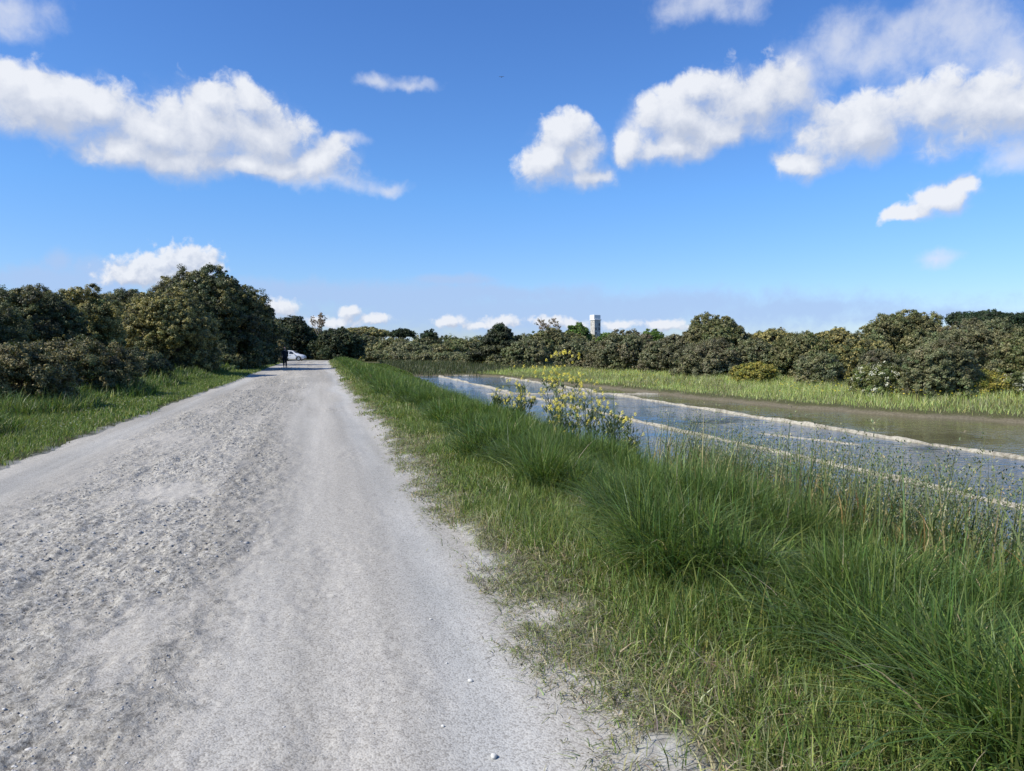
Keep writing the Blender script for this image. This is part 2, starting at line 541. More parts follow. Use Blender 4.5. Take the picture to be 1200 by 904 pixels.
# ------------------------------------------------------------------ grass
def blades(P, h, w, ang, lean, segs, colr, name=None):
    n = len(P)
    s = np.arange(segs + 1) / segs
    D = np.stack([np.cos(ang), np.sin(ang), np.zeros(n)], -1)
    roll = ang + np.pi / 2 + rng.normal(0, .7, n)
    S = np.stack([np.cos(roll), np.sin(roll), np.zeros(n)], -1)
    hor = lean[:, None] * s[None] ** 1.7
    up = s[None] * (1 - .55 * lean[:, None] * s[None] ** 1.3)
    C = P[:, None] + D[:, None] * (h[:, None] * hor)[..., None]
    C[..., 2] += h[:, None] * up
    wd = w[:, None] * np.where(s[None] < .35, .75 + .7 * s[None], (1 - s[None]) / .65) * .5
    Lf = C[:, :segs] - S[:, None] * wd[:, :segs, None]
    Rt = C[:, :segs] + S[:, None] * wd[:, :segs, None]
    V = np.concatenate([np.stack([Lf, Rt], 2).reshape(n, segs * 2, 3), C[:, segs:]], 1)
    nv = segs * 2 + 1
    base = (np.arange(n) * nv)[:, None]
    q = []
    for k in range(segs - 1):
        q.append(base + np.array([2 * k, 2 * k + 1, 2 * k + 3, 2 * k + 2]))
    Q = np.concatenate(q) if q else np.zeros((0, 4), int)
    T = base + np.array([2 * segs - 2, 2 * segs - 1, 2 * segs])
    return V.reshape(-1, 3), Q, T, np.repeat(colr, nv, 0)


def join(parts):
    V, Q, T, C = [], [], [], []
    o = 0
    for v, q, t, c in parts:
        V.append(v); C.append(c)
        if len(q): Q.append(q + o)
        if len(t): T.append(t + o)
        o += len(v)
    return np.concatenate(V), ([np.concatenate(Q)] if Q else []) + ([np.concatenate(T)] if T else []), np.concatenate(C)


def grass_obj(name, parts, label, cat='grass'):
    V, Fc, C = join(parts)
    o = np_mesh(name, V, Fc, M_GRASS, colr=C)
    return tag(o, label, cat, kind='stuff')


def scatter(x0, x1, y0, y1, n):
    return np.stack([rng.uniform(x0, x1, n), rng.uniform(y0, y1, n)], -1)


def in_view(p, margin=170):
    px, zf = to_px(p[:, 0], p[:, 1])
    return (zf > 1.2) & (px > -margin) & (px < 1200 + margin)


def palette(n, cols, weights, jit=.25):
    c = np.array(cols)[rng.choice(len(cols), n, p=np.array(weights) / sum(weights))]
    return np.clip(c * (1 + rng.normal(0, jit, (n, 1))) * (1 + rng.normal(0, .07, (n, 3))), .004, .9)


G_MID = (.150, .215, .052); G_DARK = (.090, .145, .040); G_YEL = (.25, .285, .080); STRAW = (.46, .41, .26); G_BLUE = (.085, .145, .050)
PALE = (.32, .34, .17)


def z3(p):
    return np.concatenate([p, ground_z(p[:, 0], p[:, 1])[:, None]], -1)


# ---- right verge, short trodden grass between track and tussocks
parts = []
for (t0, t1, n, hs, wsc) in ((1.8, 7, 52000, 1, 1), (7, 16, 62000, 1, 1.5), (16, 36, 55000, 1.1, 2.6), (36, 101, 50000, 1.2, 6)):
    p = scatter(.8, 3.6, t0, t1, n)
    p = p[in_view(p)]
    edge = 1.16 + nearw(p[:, 1]) + (fbm(p[:, 0] * 0 + 3, p[:, 1] * .55, 4) - .5) * .35 - (fbm(p[:, 0] * 2.4 + 61, p[:, 1] * 1.9 + 15, 4) - .5) * .55
    den = sstep(p[:, 0], edge - .1, edge + .34)
    bare = fbm(p[:, 0] * 1.6 + 80, p[:, 1] * 1.6 + 3, 4)
    keep = rng.random(len(p)) < den * (.62 + .38 * sstep(bare, .30, .46)) + .01 * (p[:, 0] > .9)
    p = p[keep]; edge = edge[keep]; bare = bare[keep]
    m = len(p)
    tall = fbm(p[:, 0] * .9 + 5, p[:, 1] * .9 + 60, 3)
    h = hs * (.05 + .08 * sstep(p[:, 0] - edge, 0, .7) + .10 * sstep(tall, .45, .7)) * rng.uniform(.6, 1.5, m)
    c = palette(m, [G_MID, G_YEL, G_DARK, STRAW, PALE], [5.5, 2.8, 2, .25, .45])
    dry = (rng.random(m) < .75 * (1 - sstep(p[:, 0] - edge, .05, .5)) * (.4 + .6 * sstep(fbm(p[:, 0] + 9, p[:, 1] * .6, 3), .4, .6)) + .6 * (1 - sstep(bare, .32, .42)))
    c[dry] = palette(dry.sum(), [STRAW, PALE, G_YEL, (.22, .18, .11)], [3, 2.4, 1.6, 1.5])
    ln_ = np.where(dry & (rng.random(m) < .6), rng.uniform(.9, 1.7, m), rng.uniform(.1, .95, m))
    parts.append(blades(z3(p) - [0, 0, .01], h, rng.uniform(.004, .008, m) * wsc, rng.uniform(0, 6.28, m), ln_, 3, c))
for (t0, t1, n, wsc) in ((1.8, 6, 34000, 1), (6, 14, 26000, 1.5), (14, 40, 18000, 3)):
    p = scatter(.7, 2.3, t0, t1, n); p = p[in_view(p)]
    edge = 1.06 + nearw(p[:, 1]) + (fbm(p[:, 0] * 0 + 3, p[:, 1] * .55, 4) - .5) * .35 - (fbm(p[:, 0] * 2.4 + 61, p[:, 1] * 1.9 + 15, 4) - .5) * .8
    d = p[:, 0] - edge
    p = p[rng.random(len(p)) < sstep(d, -.28, .1) * (1 - .45 * sstep(d, .4, 1.0)) * (.15 + .85 * sstep(fbm(p[:, 0] * 3 + 8, p[:, 1] * 2.4, 3), .38, .58))]; m = len(p)
    c = palette(m, [STRAW, PALE, (.24, .22, .16), (.13, .115, .08), G_YEL, G_MID], [1.6, 1.3, 2.6, 2.2, 2, 1.6], .2)
    parts.append(blades(z3(p) + [0, 0, .006], rng.uniform(.03, .10, m), rng.uniform(.003, .007, m) * wsc, rng.uniform(0, 6.28, m), rng.uniform(.9, 1.75, m), 3, c))
grass_obj('verge_grass', parts, 'short trodden green and straw grass on the verge right of the track')

# ---- right bank, dark tall tussock grass
parts = []
def tussocks(t0, t1, a0, a1, n_t, per, h0, wsc, segs):
    c = scatter(a0, a1, t0, t1, n_t)
    c = c[in_view(c, 260)]
    inner = 2.15 + (fbm(c[:, 1] * .5 + 2, c[:, 1] * 0 + 1, 3) - .5) * 1.3 - .25 * sstep(c[:, 1], 14, 40)
    k = (c[:, 0] > inner) & (rng.random(len(c)) < 1 - .75 * sstep(c[:, 0], near_a(c[:, 1]) - 1.1, near_a(c[:, 1]) - .1))
    k &= rng.random(len(c)) < .62 + .38 * sstep(fbm(c[:, 0] * 1.35 + 11, c[:, 1] * 1.35, 2), .26, .46)
    c = c[k]; inner = inner[k]
    n = len(c)
    idx = np.repeat(np.arange(n), per)
    m = len(idx)
    size = (.44 + 1.15 * fbm(c[:, 0] * 1.35 + 11, c[:, 1] * 1.35, 2)) * (.9 + .1 * sstep(c[:, 0] - inner, 0, .5)) * (1 - .60 * sstep(c[:, 0], 3.1, 4.7))
    bias = -1.9 + 1.2 * (fbm(c[:, 0] * .7, c[:, 1] * .7 + 33, 3) - .5) * 3
    ang = rng.uniform(0, 6.28, m)
    off = np.stack([np.cos(ang), np.sin(ang)], -1) * np.abs(rng.normal(0, .10, m))[:, None] * (1 + wsc * .08)
    p = c[idx] + off
    h = np.minimum(h0 * size[idx] * rng.uniform(.55, 1.2, m), .80)
    lean = np.clip(rng.normal(.66, .28, m), .05, 1.3)
    mixb = rng.random(m) < .5
    ang = np.where(mixb, bias[idx] + rng.normal(0, .7, m), ang)
    tone = fbm(c[:, 0] * .6 + 70, c[:, 1] * .5 + 9, 3)[idx]
    col_ = palette(m, [G_DARK, G_BLUE, G_MID, G_YEL, STRAW], [4, 1.6, 4, .6, .12])
    lt = rng.random(m) < .55 * sstep(tone, .48, .68)
    col_[lt] = palette(lt.sum(), [G_MID, G_YEL, (.11, .19, .04)], [3, 1, 2])
    return blades(z3(p) - [0, 0, .02], h, rng.uniform(.005, .0105, m) * wsc, ang, lean, segs, col_ * .98)


parts.append(tussocks(1.5, 9, 2.0, 6.2, 2300, 92, .62, 1.2, 5))
parts.append(tussocks(9, 22, 2.0, 6.4, 3000, 60, .58, 1.7, 4))
parts.append(tussocks(22, 46, 2.0, 7.2, 3200, 32, .56, 3, 3))
parts.append(tussocks(46, 101, 2.2, 8.5, 3600, 18, .62, 6, 3))
grass_obj('tall_grass', parts, 'tall dark green arching grass tussocks on the bank above the pond')


# ---- wild oats with drooping seed heads and dry reed leaves
def oats(n, t0, t1, a0, a1):
    c = scatter(a0, a1, t0, t1, n * 3)
    c = c[in_view(c, 120)]
    px, zf = to_px(c[:, 0], c[:, 1])
    k = (px > 700) & (rng.random(len(c)) < sstep(px, 720, 960) * (.3 + .9 * sstep(fbm(c[:, 0] * 1.4, c[:, 1] * 1.4, 3), .35, .6)))
    c = c[k][:n]
    m = len(c)
    P = z3(c)
    h = rng.uniform(.8, 1.38, m)
    ang = rng.normal(-1.2, 1.3, m); lean = rng.uniform(.08, .35, m)
    stem_c = palette(m, [(.17, .23, .09), (.24, .27, .11), (.38, .33, .16)], [3, 2.4, 1])
    out = [blades(P, h, np.full(m, .0125), ang, lean, 5, stem_c)]
    # leaves on the stem
    idx = np.repeat(np.arange(m), 2); q = len(idx)
    s = rng.uniform(.05, .5, q)
    D = np.stack([np.cos(ang), np.sin(ang), np.zeros(m)], -1)[idx]
    Q = P[idx] + D * (h[idx] * lean[idx] * s ** 1.7)[:, None]; Q[:, 2] += h[idx] * s * (1 - .55 * lean[idx] * s ** 1.3)
    lc = palette(q, [G_MID, G_DARK, (.30, .19, .07), STRAW], [3, 2, 1.3, .8])
    out.append(blades(Q, rng.uniform(.18, .42, q), rng.uniform(.006, .011, q), rng.uniform(0, 6.28, q), rng.uniform(.4, 1.1, q), 4, lc))
    # drooping spikelets near the top
    idx = np.repeat(np.arange(m), 14); q = len(idx)
    s = rng.uniform(.68, 1.0, q)
    D = np.stack([np.cos(ang), np.sin(ang), np.zeros(m)], -1)[idx]
    Q = P[idx] + D * (h[idx] * lean[idx] * s ** 1.7)[:, None]; Q[:, 2] += h[idx] * s * (1 - .55 * lean[idx] * s ** 1.3)
    a2 = rng.uniform(0, 6.28, q); rr = rng.uniform(.02, .10, q) * (1.25 - s)*2.2
    Q[:, 0] += np.cos(a2) * rr; Q[:, 1] += np.sin(a2) * rr
    sc_ = palette(q, [(.24, .27, .14), (.36, .33, .19), (.12, .16, .07)], [3, 2, 2.5])
    out.append(blades(Q - [0, 0, .012], rng.uniform(.025, .042, q), rng.uniform(.008, .013, q), a2, rng.uniform(.6, 1.5, q), 2, sc_))
    return out


oat_parts = oats(2300, 2.5, 12, 3.9, 6.1) + oats(520, 12, 24, 4.4, 6.4)
grass_obj('wild_oats', oat_parts, 'thin wild oats with drooping seed heads standing before the water', 'oats')

# dry orange-brown reed leaves at the shore
c = scatter(4.3, 5.9, 4.5, 15, 3500); c = c[in_view(c, 100)]
px, zf = to_px(c[:, 0], c[:, 1])
c = c[(px > 860) & (fbm(c[:, 0] * 1.5 + 3, c[:, 1] * 1.2 + 66, 3) > .52)]
m = len(c)
grass_obj('dry_reeds', [blades(z3(c), rng.uniform(.25, .62, m), rng.uniform(.008, .016, m), rng.uniform(0, 6.28, m), rng.uniform(.2, 1.0, m), 4,
          palette(m, [(.34, .20, .07), (.42, .30, .13), (.20, .12, .06)], [3, 2, 2]))], 'orange brown dried reed leaves along the near shore', 'reeds')

# ---- left verge
parts = []
for (t0, t1, n, wsc) in ((2.5, 18, 66000, 1.6), (18, 40, 50000, 3), (40, 101, 46000, 6)):
    p = scatter(-6.8, -3.7, t0, t1, n); p = p[in_view(p, 480)]
    edge = 4.1 - (fbm(p[:, 0] * 0 + 13, p[:, 1] * .45, 4) - .5) * .5
    k = rng.random(len(p)) < sstep(-p[:, 0], edge - .1, edge + .3)
    p = p[k]; m = len(p)
    c = palette(m, [G_MID, G_DARK, G_YEL, STRAW], [4, 2.5, 2, .35])
    parts.append(blades(z3(p) - [0, 0, .01], rng.uniform(.06, .2, m) * (1 + .6 * sstep(-p[:, 0], 5, 6.6)), rng.uniform(.004, .008, m) * wsc, rng.uniform(0, 6.28, m), rng.uniform(.1, .9, m), 3, c))
# daisies: tiny white heads in the short grass
p = scatter(-5.6, -4.5, 9, 30, 420); p = p[fbm(p[:, 0] * .8, p[:, 1] * .3 + 7, 3) > .62]; m = len(p)
q = z3(p); q[:, 2] += .11
parts.append(blades(q, np.full(m, .015), np.full(m, .03), rng.uniform(0, 6.28, m), rng.uniform(1.5, 2, m), 2, np.full((m, 3), .7)))
grass_obj('roadside_grass', parts, 'short green grass with white daisies on the left roadside')

parts = []
for (t0, t1, n, wsc) in ((5, 22, 52000, 2.0), (22, 48, 34000, 3.5), (48, 102, 26000, 7)):
    p = scatter(-12, -5.1, t0, t1, n); p = p[in_view(p, 420)]
    ed = 5.55 + (fbm(p[:, 1] * .35 + 4, p[:, 1] * 0 + 4, 3) - .5) * 1.4
    k = -p[:, 0] > ed; p = p[k]; ed = ed[k]; m = len(p)
    tall = fbm(p[:, 0] * .8 + 3, p[:, 1] * .8, 3)
    c = palette(m, [G_MID, G_DARK, G_BLUE, G_YEL, PALE], [2.4, 3.8, 1, 1, .7]) * .88
    parts.append(blades(z3(p) - [0, 0, .01], (.12 + .95 * tall) * rng.uniform(.6, 1.25, m) * (.7 + .4 * sstep(-p[:, 0] - ed, 0, 1)), rng.uniform(.006, .011, m) * wsc, rng.uniform(0, 6.28, m), rng.uniform(.1, .8, m), 3, c))
grass_obj('rank_grass', parts, 'knee high rank grass at the foot of the left bushes')

# ---- far bank meadow
parts = []
for n, x1, y0, y1, wsc, hh in ((170000, 60, 6, 40, 1.7, .42), (120000, 50, 40, 72, 2.8, .45)):
    p = scatter(15, x1, y0, y1, n); p = p[in_view(p, 60)]
    d = p[:, 0] - bank_a(p[:, 1]) + (fbm(p[:, 0] * .9 + 40, p[:, 1] * .9 + 40, 4) - .5) * 1.2
    k = (d > .45) & (d < 22) & (rng.random(len(p)) < sstep(d, .4, 1.6)); p = p[k]; d = d[k]; m = len(p)
    tone = fbm(p[:, 0] * .35 + 5, p[:, 1] * .35 + 2, 3)
    c = palette(m, [(.38, .47, .14), (.50, .54, .18), (.54, .55, .28), (.34, .45, .13)], [2.4, 3, 2, 2.5], .2)
    yl = rng.random(m) < .8 * sstep(tone, .5, .62)
    c[yl] = palette(yl.sum(), [G_YEL, PALE, STRAW], [3, 3, .8], .2)
    parts.append(blades(z3(p) - [0, 0, .02], hh * rng.uniform(.5, 1.4, m) * (.5 + .6 * sstep(d, 1, 4)), rng.uniform(.006, .012, m) * wsc, rng.uniform(0, 6.28, m), rng.uniform(.1, .8, m), 3, c))
# yellow blossom specks in the meadow
p = scatter(17, 40, 18, 70, 5200); d = p[:, 0] - bank_a(p[:, 1]); p = p[(d > 1.5) & (d < 9) & (fbm(p[:, 0] * .4 + 1, p[:, 1] * .25 + 21, 3) > .57)]; m = len(p)
q = z3(p); q[:, 2] += rng.uniform(.3, .6, m)
parts.append(blades(q, np.full(m, .05), np.full(m, .09), rng.uniform(0, 6.28, m), rng.uniform(.3, 1.6, m), 2, palette(m, [(.62, .52, .05)], [1], .1)))
grass_obj('meadow_grass', parts, 'sunlit yellow green meadow grass along the far bank')

# ---- dark marsh grass beyond the end of the pond
p = scatter(4, 52, 69, 150, 60000); p = p[in_view(p, 40)]
k = (p[:, 0] > 8.7) & (p[:, 0] - bank_a(p[:, 1]) < 40); p = p[k]; m = len(p)
grass_obj('marsh_grass', [blades(z3(p) - [0, 0, .03], rng.uniform(.35, .85, m), rng.uniform(.03, .07, m), rng.uniform(0, 6.28, m), rng.uniform(.1, .7, m), 3,
          palette(m, [(.085, .105, .045), (.075, .09, .04), (.11, .115, .055)], [3, 3, 2]))], 'dark green marsh grass beyond the far end of the pond')

# ------------------------------------------------------------------ gravel and pebbles
ICO_V, ICO_F = None, None
def ico():
    bm = bmesh.new(); bmesh.ops.create_icosphere(bm, subdivisions=1, radius=1)
    v = np.array([x.co[:] for x in bm.verts]); f = np.array([[y.index for y in x.verts] for x in bm.faces]); bm.free()
    return v, f
ICO_V, ICO_F = ico()


def stones(P, size, flat, colr):
    n = len(P)
    V = ICO_V[None] * (1 + rng.normal(0, .18, (n, 12 if len(ICO_V) == 12 else len(ICO_V), 1)))
    V = V * np.stack([np.ones(n), rng.uniform(.6, 1, n), flat], -1)[:, None]
    a = rng.uniform(0, 6.28, n); ca, sa = np.cos(a)[:, None], np.sin(a)[:, None]
    x = V[..., 0] * ca - V[..., 1] * sa; y = V[..., 0] * sa + V[..., 1] * ca
    V = np.stack([x, y, V[..., 2]], -1) * size[:, None, None]
    V = V + P[:, None]
    Fc = ICO_F[None] + (np.arange(n) * len(ICO_V))[:, None, None]
    return V.reshape(-1, 3), np.zeros((0, 4), int), Fc.reshape(-1, 3), np.repeat(colr, len(ICO_V), 0)


M_STONE = leafy('track_gravel', .9, 0, .15)
sp_ = []
for (t0, t1, n, sz) in ((1.9, 6, 26000, .0050), (6, 14, 20000, .0080), (14, 34, 9000, .013)):
    p = scatter(-4.0, 1.9, t0, t1, n); p = p[in_view(p, 60)]
    z, rg = road_z(p[:, 0], p[:, 1])
    k = rng.random(len(p)) < .12 + .88 * rg ** 1.3; p = p[k]; z = z[k]; rg = rg[k]; m = len(p)
    z = z - sz * .15; s = sz * np.exp(rng.normal(0, .42, m)) * (.38 + .72 * rg)
    sp_.append(stones(np.concatenate([p, z[:, None]], -1), s, rng.uniform(.16, .42, m),
                      np.array([(.40, .39, .37), (.30, .295, .285), (.21, .207, .20), (.50, .49, .465)])[rng.choice(4, m, p=[.4, .3, .15, .15])] * rng.uniform(.85, 1.12, (m, 1))))
V, Fc, C = join(sp_)
tag(np_mesh('gravel', V, Fc, M_STONE, colr=C), 'loose grey and white chalk gravel on the rough left half of the track', 'gravel', kind='stuff')

M_PEBBLE = plain('white_chalk_stone', (.55, .54, .5), .9, noise=.12, scale=30)
for (px, py, wd, lab) in ((578, 896, .016, 'largest white pebble on the track near the bottom edge'),
                          (550, 803, .013, 'rounded white pebble on the smooth wheel rut, second largest'),
                          (517, 859, .008, 'small white pebble left of the two big ones on the track'),
                          (503, 729, .009, 'white pebble farthest up the smooth right half of the track'),
                          (522, 781, .007, 'tiniest pale pebble between the farthest one and the rounded one')):
    zf = F * EYE / (py - 409); x, y = at(px, zf)
    bm = bmesh.new(); bmesh.ops.create_icosphere(bm, subdivisions=3, radius=1)
    sd = random.random() * 50
    for v in bm.verts:
        k = 1 + .35 * (float(fbm(v.co.x * 1.3 + sd, v.co.y * 1.3 + v.co.z, 3)) - .5)
        v.co = Vector((v.co.x * k * wd, v.co.y * k * wd * .8, v.co.z * k * wd * .68))
    o = bm_obj('pebble', bm, M_PEBBLE)
    z, _ = road_z(np.array([x]), np.array([y]))
    o.location = (x, y, float(z[0]) + wd * .5); o.rotation_euler = (0, 0, random.random() * 6)
    tag(o, lab, 'pebble', 'white pebbles on the track')

# ------------------------------------------------------------------ trees and bushes
def tube(path, radii, k=7):
    path = np.array(path, float); n = len(path)
    T = np.gradient(path, axis=0); T /= np.linalg.norm(T, axis=1)[:, None] + 1e-9
    ref = np.array([.31, .2, .93]); A = np.cross(T, ref); A /= np.linalg.norm(A, axis=1)[:, None] + 1e-9
    B = np.cross(T, A); th = np.linspace(0, 2 * np.pi, k, endpoint=False)
    V = path[:, None] + (A[:, None] * np.cos(th)[None, :, None] + B[:, None] * np.sin(th)[None, :, None]) * np.array(radii)[:, None, None]
    i = np.arange(n * k).reshape(n, k); j = np.roll(i, -1, 1)
    return V.reshape(-1, 3), np.stack([i[:-1], j[:-1], j[1:], i[1:]], -1).reshape(-1, 4)


def join_tubes(ts):
    V, Q, o = [], [], 0
    for v, q in ts:
        V.append(v); Q.append(q + o); o += len(v)
    return np.concatenate(V), np.concatenate(Q)


def trunk(root, lobes, H, rad, mat, seed, n_limb=9):
    r = np.random.default_rng(seed)
    ts = []
    fork = H * .28
    base = np.array([0, 0, -.15])
    top = np.array([r.normal(0, .05 * H), r.normal(0, .05 * H), fork])
    ts.append(tube([base, base * .4 + top * .5 + [0, 0, -.02], top], [rad * 1.35, rad, rad * .8], 9))
    for i in r.permutation(len(lobes))[:n_limb]:
        c = lobes[i][0]
        mid = (top + c) / 2 + r.normal(0, .08 * H, 3)
        ts.append(tube([top * .9, mid, c * .9 + mid * .1, c + (c - mid) * .08], [rad * .55, rad * .35, rad * .18, rad * .04], 6))
        for _ in range(3):
            e = c + np.clip(r.normal(0, .6, 3), -.75, .75) * lobes[i][1]
            ts.append(tube([mid * .4 + c * .6, (c + e) / 2 + r.normal(0, .05, 3), e], [rad * .2, rad * .1, rad * .02], 5))
    V, Q = join_tubes(ts)
    return np_mesh('trunk', V, [Q], mat, root, smooth=True)


HOLM = dict(cols=[(0.076, 0.095, 0.041), (0.105, 0.122, 0.057), (0.063, 0.072, 0.038)], w=[3, 2, 2], tip=(0.346, 0.304, 0.116), tipf=.20)
OLIVE = dict(cols=[(0.138, 0.143, 0.057), (0.190, 0.178, 0.071), (0.093, 0.102, 0.045)], w=[3, 2, 2], tip=(0.469, 0.401, 0.145), tipf=.45)
GREY = dict(cols=[(0.154, 0.161, 0.080), (0.190, 0.193, 0.099), (0.108, 0.122, 0.056)], w=[3, 2, 2], tip=(0.277, 0.272, 0.136), tipf=.3)
TAMA = dict(cols=[(0.149, 0.148, 0.078), (0.179, 0.178, 0.099), (0.105, 0.112, 0.055)], w=[3, 2, 2], tip=(0.259, 0.247, 0.134), tipf=.3)
GREYG = dict(cols=[(0.134, 0.147, 0.058), (0.176, 0.181, 0.079), (0.092, 0.105, 0.040)], w=[3, 2, 2], tip=(0.304, 0.278, 0.126), tipf=.36)
BRIGHT = dict(cols=[(0.091, 0.161, 0.028), (0.126, 0.203, 0.039), (0.063, 0.112, 0.025)], w=[3, 2, 2], tip=(0.210, 0.280, 0.056), tipf=.3)
PINE = dict(cols=[(0.033, 0.054, 0.024), (0.045, 0.069, 0.030), (0.024, 0.039, 0.019)], w=[3, 2, 2], tip=(0.068, 0.090, 0.039), tipf=.25)
YELLOW = dict(cols=[(0.180, 0.186, 0.042), (0.240, 0.228, 0.060), (0.108, 0.120, 0.034)], w=[3, 2, 2], tip=(0.456, 0.384, 0.072), tipf=.4)
BRAMBLE = dict(cols=[(0.086, 0.090, 0.043), (0.137, 0.128, 0.060), (0.060, 0.075, 0.032)], w=[3, 2, 2], tip=(0.288, 0.245, 0.108), tipf=.4)
DARK = dict(cols=[(0.043, 0.060, 0.026), (0.060, 0.077, 0.037), (0.034, 0.043, 0.020)], w=[3, 2, 2], tip=(0.143, 0.143, 0.059), tipf=.2)
WHITEF = dict(cols=[(0.120, 0.143, 0.045), (0.165, 0.180, 0.060), (0.075, 0.093, 0.030)], w=[3, 2, 2], tip=(0.750, 0.735, 0.570), tipf=.22)
SAND = dict(cols=[(.26, .20, .13), (.32, .25, .17)], w=[1, 1], tip=(.40, .32, .22), tipf=.5)


def make_lobes(Rx, H, seed, kind='bush'):
    r = np.random.default_rng(seed)
    L = []
    if kind == 'bush':
        # a dome: lobes whose outer faces touch one uneven envelope
        L.append((np.array([0, 0, H * .40]), np.array([Rx * .68, Rx * .68, H * .42])))
        n = 30
        for i in range(n):
            f = (i + .5) / n; a = i * 2.39996 + r.uniform(-.3, .3)
            ph = math.acos(1 - f * 1.12)          # from the top down to just under the waist
            k = r.uniform(.78, 1.08) if i else 1.0
            rad = Rx * r.uniform(.17, .36) * (1.0 if i % 3 else .8)
            rz = min(rad, H * .2) * r.uniform(.8, 1.05)
            sx_ = math.sin(ph); cz = math.cos(ph)
            L.append((np.array([math.cos(a) * sx_ * max(.1, Rx - rad) * k, math.sin(a) * sx_ * max(.1, Rx - rad) * k, H * .40 + cz * (H * .60 - rz) * (k if cz > 0 else 1)]), np.array([rad, rad, rz])))
        for k in range(7):
            a = k * .9 + r.uniform(0, .6)
            L.append((np.array([math.cos(a) * Rx * .7, math.sin(a) * Rx * .7, H * .16]), np.array([Rx * .3, Rx * .3, H * .17])))
    elif kind == 'umbrella':
        n = 14
        for i in range(n):
            a = i * 2.4; q = math.sqrt((i + .5) / n)
            rad = Rx * r.uniform(.24, .34)
            L.append((np.array([math.cos(a) * Rx * .78 * q, math.sin(a) * Rx * .78 * q, H * (.88 - .10 * q * q) + r.uniform(-.03, .03) * H]), np.array([rad, rad, H * .10])))
    elif kind == 'layered':
        n = 22
        for i in range(n):
            f = (i + .5) / n; a = i * 2.4
            rr = Rx * (1.02 - f) ** .7
            L.append((np.array([math.cos(a) * rr * .6, math.sin(a) * rr * .6, H * (.10 + .84 * f)]), np.array([rr * .52 + .15, rr * .52 + .15, H * .055])))
    return L


def crown(root, lobes, leaf, pal, seed, density=1.0, clump_r=None, name='crown', spray=.0):
    r = np.random.default_rng(seed)
    Cn = np.array([l[0] for l in lobes]); Rd = np.array([l[1] for l in lobes])
    area = 4 * np.pi * ((Rd[:, 0] * Rd[:, 1]) ** 1.6 / 3 + 2 * (Rd[:, 0] * Rd[:, 2]) ** 1.6 / 3) ** (1 / 1.6)
    cr = clump_r or max(.16, .13 * Rd[:, 0].mean() + leaf)
    nc = (area / (cr * cr * 2.0) * density).astype(int) + 4
    idx = np.repeat(np.arange(len(lobes)), nc)
    d = r.normal(0, 1, (len(idx), 3)); d /= np.linalg.norm(d, axis=1)[:, None]
    rad = 1 + r.normal(0, .09, len(idx)) - (r.random(len(idx)) < .25) * r.uniform(0, .5, len(idx))
    outl = r.random(len(idx)) < .16; rad += outl * r.uniform(0, .17, len(idx))
    cc = Cn[idx] + d * Rd[idx] * rad[:, None]
    k0 = np.ones(len(cc), bool); k = cc[:, 2] > .05
    # drop clumps well inside other lobes
    dm = np.min(np.linalg.norm((cc[:, None] - Cn[None]) / Rd[None], axis=2), axis=1)
    k &= (dm > .62) | (r.random(len(cc)) < .25)
    cc = cc[k]; d = d[k]; lid = idx[k0][k]; outl = outl[k]
    n = len(cc)
    per = int(min(90, max(14, 1.5 * cr * cr * 3.1 / (leaf * leaf * .32))))
    ii = np.repeat(np.arange(n), per); m = len(ii)
    csz = cr * r.uniform(.5, 1.3, n) * np.where(outl, .6, 1)
    o = r.normal(0, 1, (m, 3)); o /= np.linalg.norm(o, axis=1)[:, None]
    ro = r.random(m) ** .45
    P = cc[ii] + o * (ro * csz[ii])[:, None] * np.array([1, 1, .8])
    k = P[:, 2] > -.05; P = P[k]; o = o[k]; ii = ii[k]; m = len(P)
    nrm = d[ii] * .5 + o * .8 + r.normal(0, .55, (m, 3)) + [0, 0, .35]
    nrm /= np.linalg.norm(nrm, axis=1)[:, None]
    t = np.cross(nrm, r.normal(0, 1, (m, 3))); t /= np.linalg.norm(t, axis=1)[:, None] + 1e-9
    b = np.cross(nrm, t)
    ln = leaf * r.uniform(.65, 1.3, m)[:, None]; wd = ln * r.uniform(.45, .75, m)[:, None] * (1 - spray)
    V = np.stack([P - t * ln * .5, P - b * wd * .5 + t * ln * .05, P + t * ln * .5 + nrm * ln * -.12, P + b * wd * .5 + t * ln * .05], 1)
    cols = np.array(pal['cols']); w_ = np.array(pal['w'], float); w_ /= w_.sum()
    lobe_t = r.uniform(.78, 1.28, (len(lobes), 1)) * (1 + r.normal(0, .05, (len(lobes), 3)))
    ct = cols[r.choice(len(cols), n, p=w_)] * r.uniform(.7, 1.35, (n, 1)) * lobe_t[lid]
    flush = (r.random(n) < pal['tipf'])
    c = ct[ii] * r.uniform(.75, 1.3, (m, 1)) * (1 + r.normal(0, .06, (m, 3)))
    tip = flush[ii] & (r.random(m) < .65)
    c[tip] = np.array(pal['tip']) * r.uniform(.6, 1.2, (tip.sum(), 1))
    c = np.clip(c, .005, .8)
    Q = np.arange(m * 4).reshape(m, 4)
    return np_mesh(name, V.reshape(-1, 3), [Q], M_LEAF, root, colr=np.repeat(c, 4, 0))


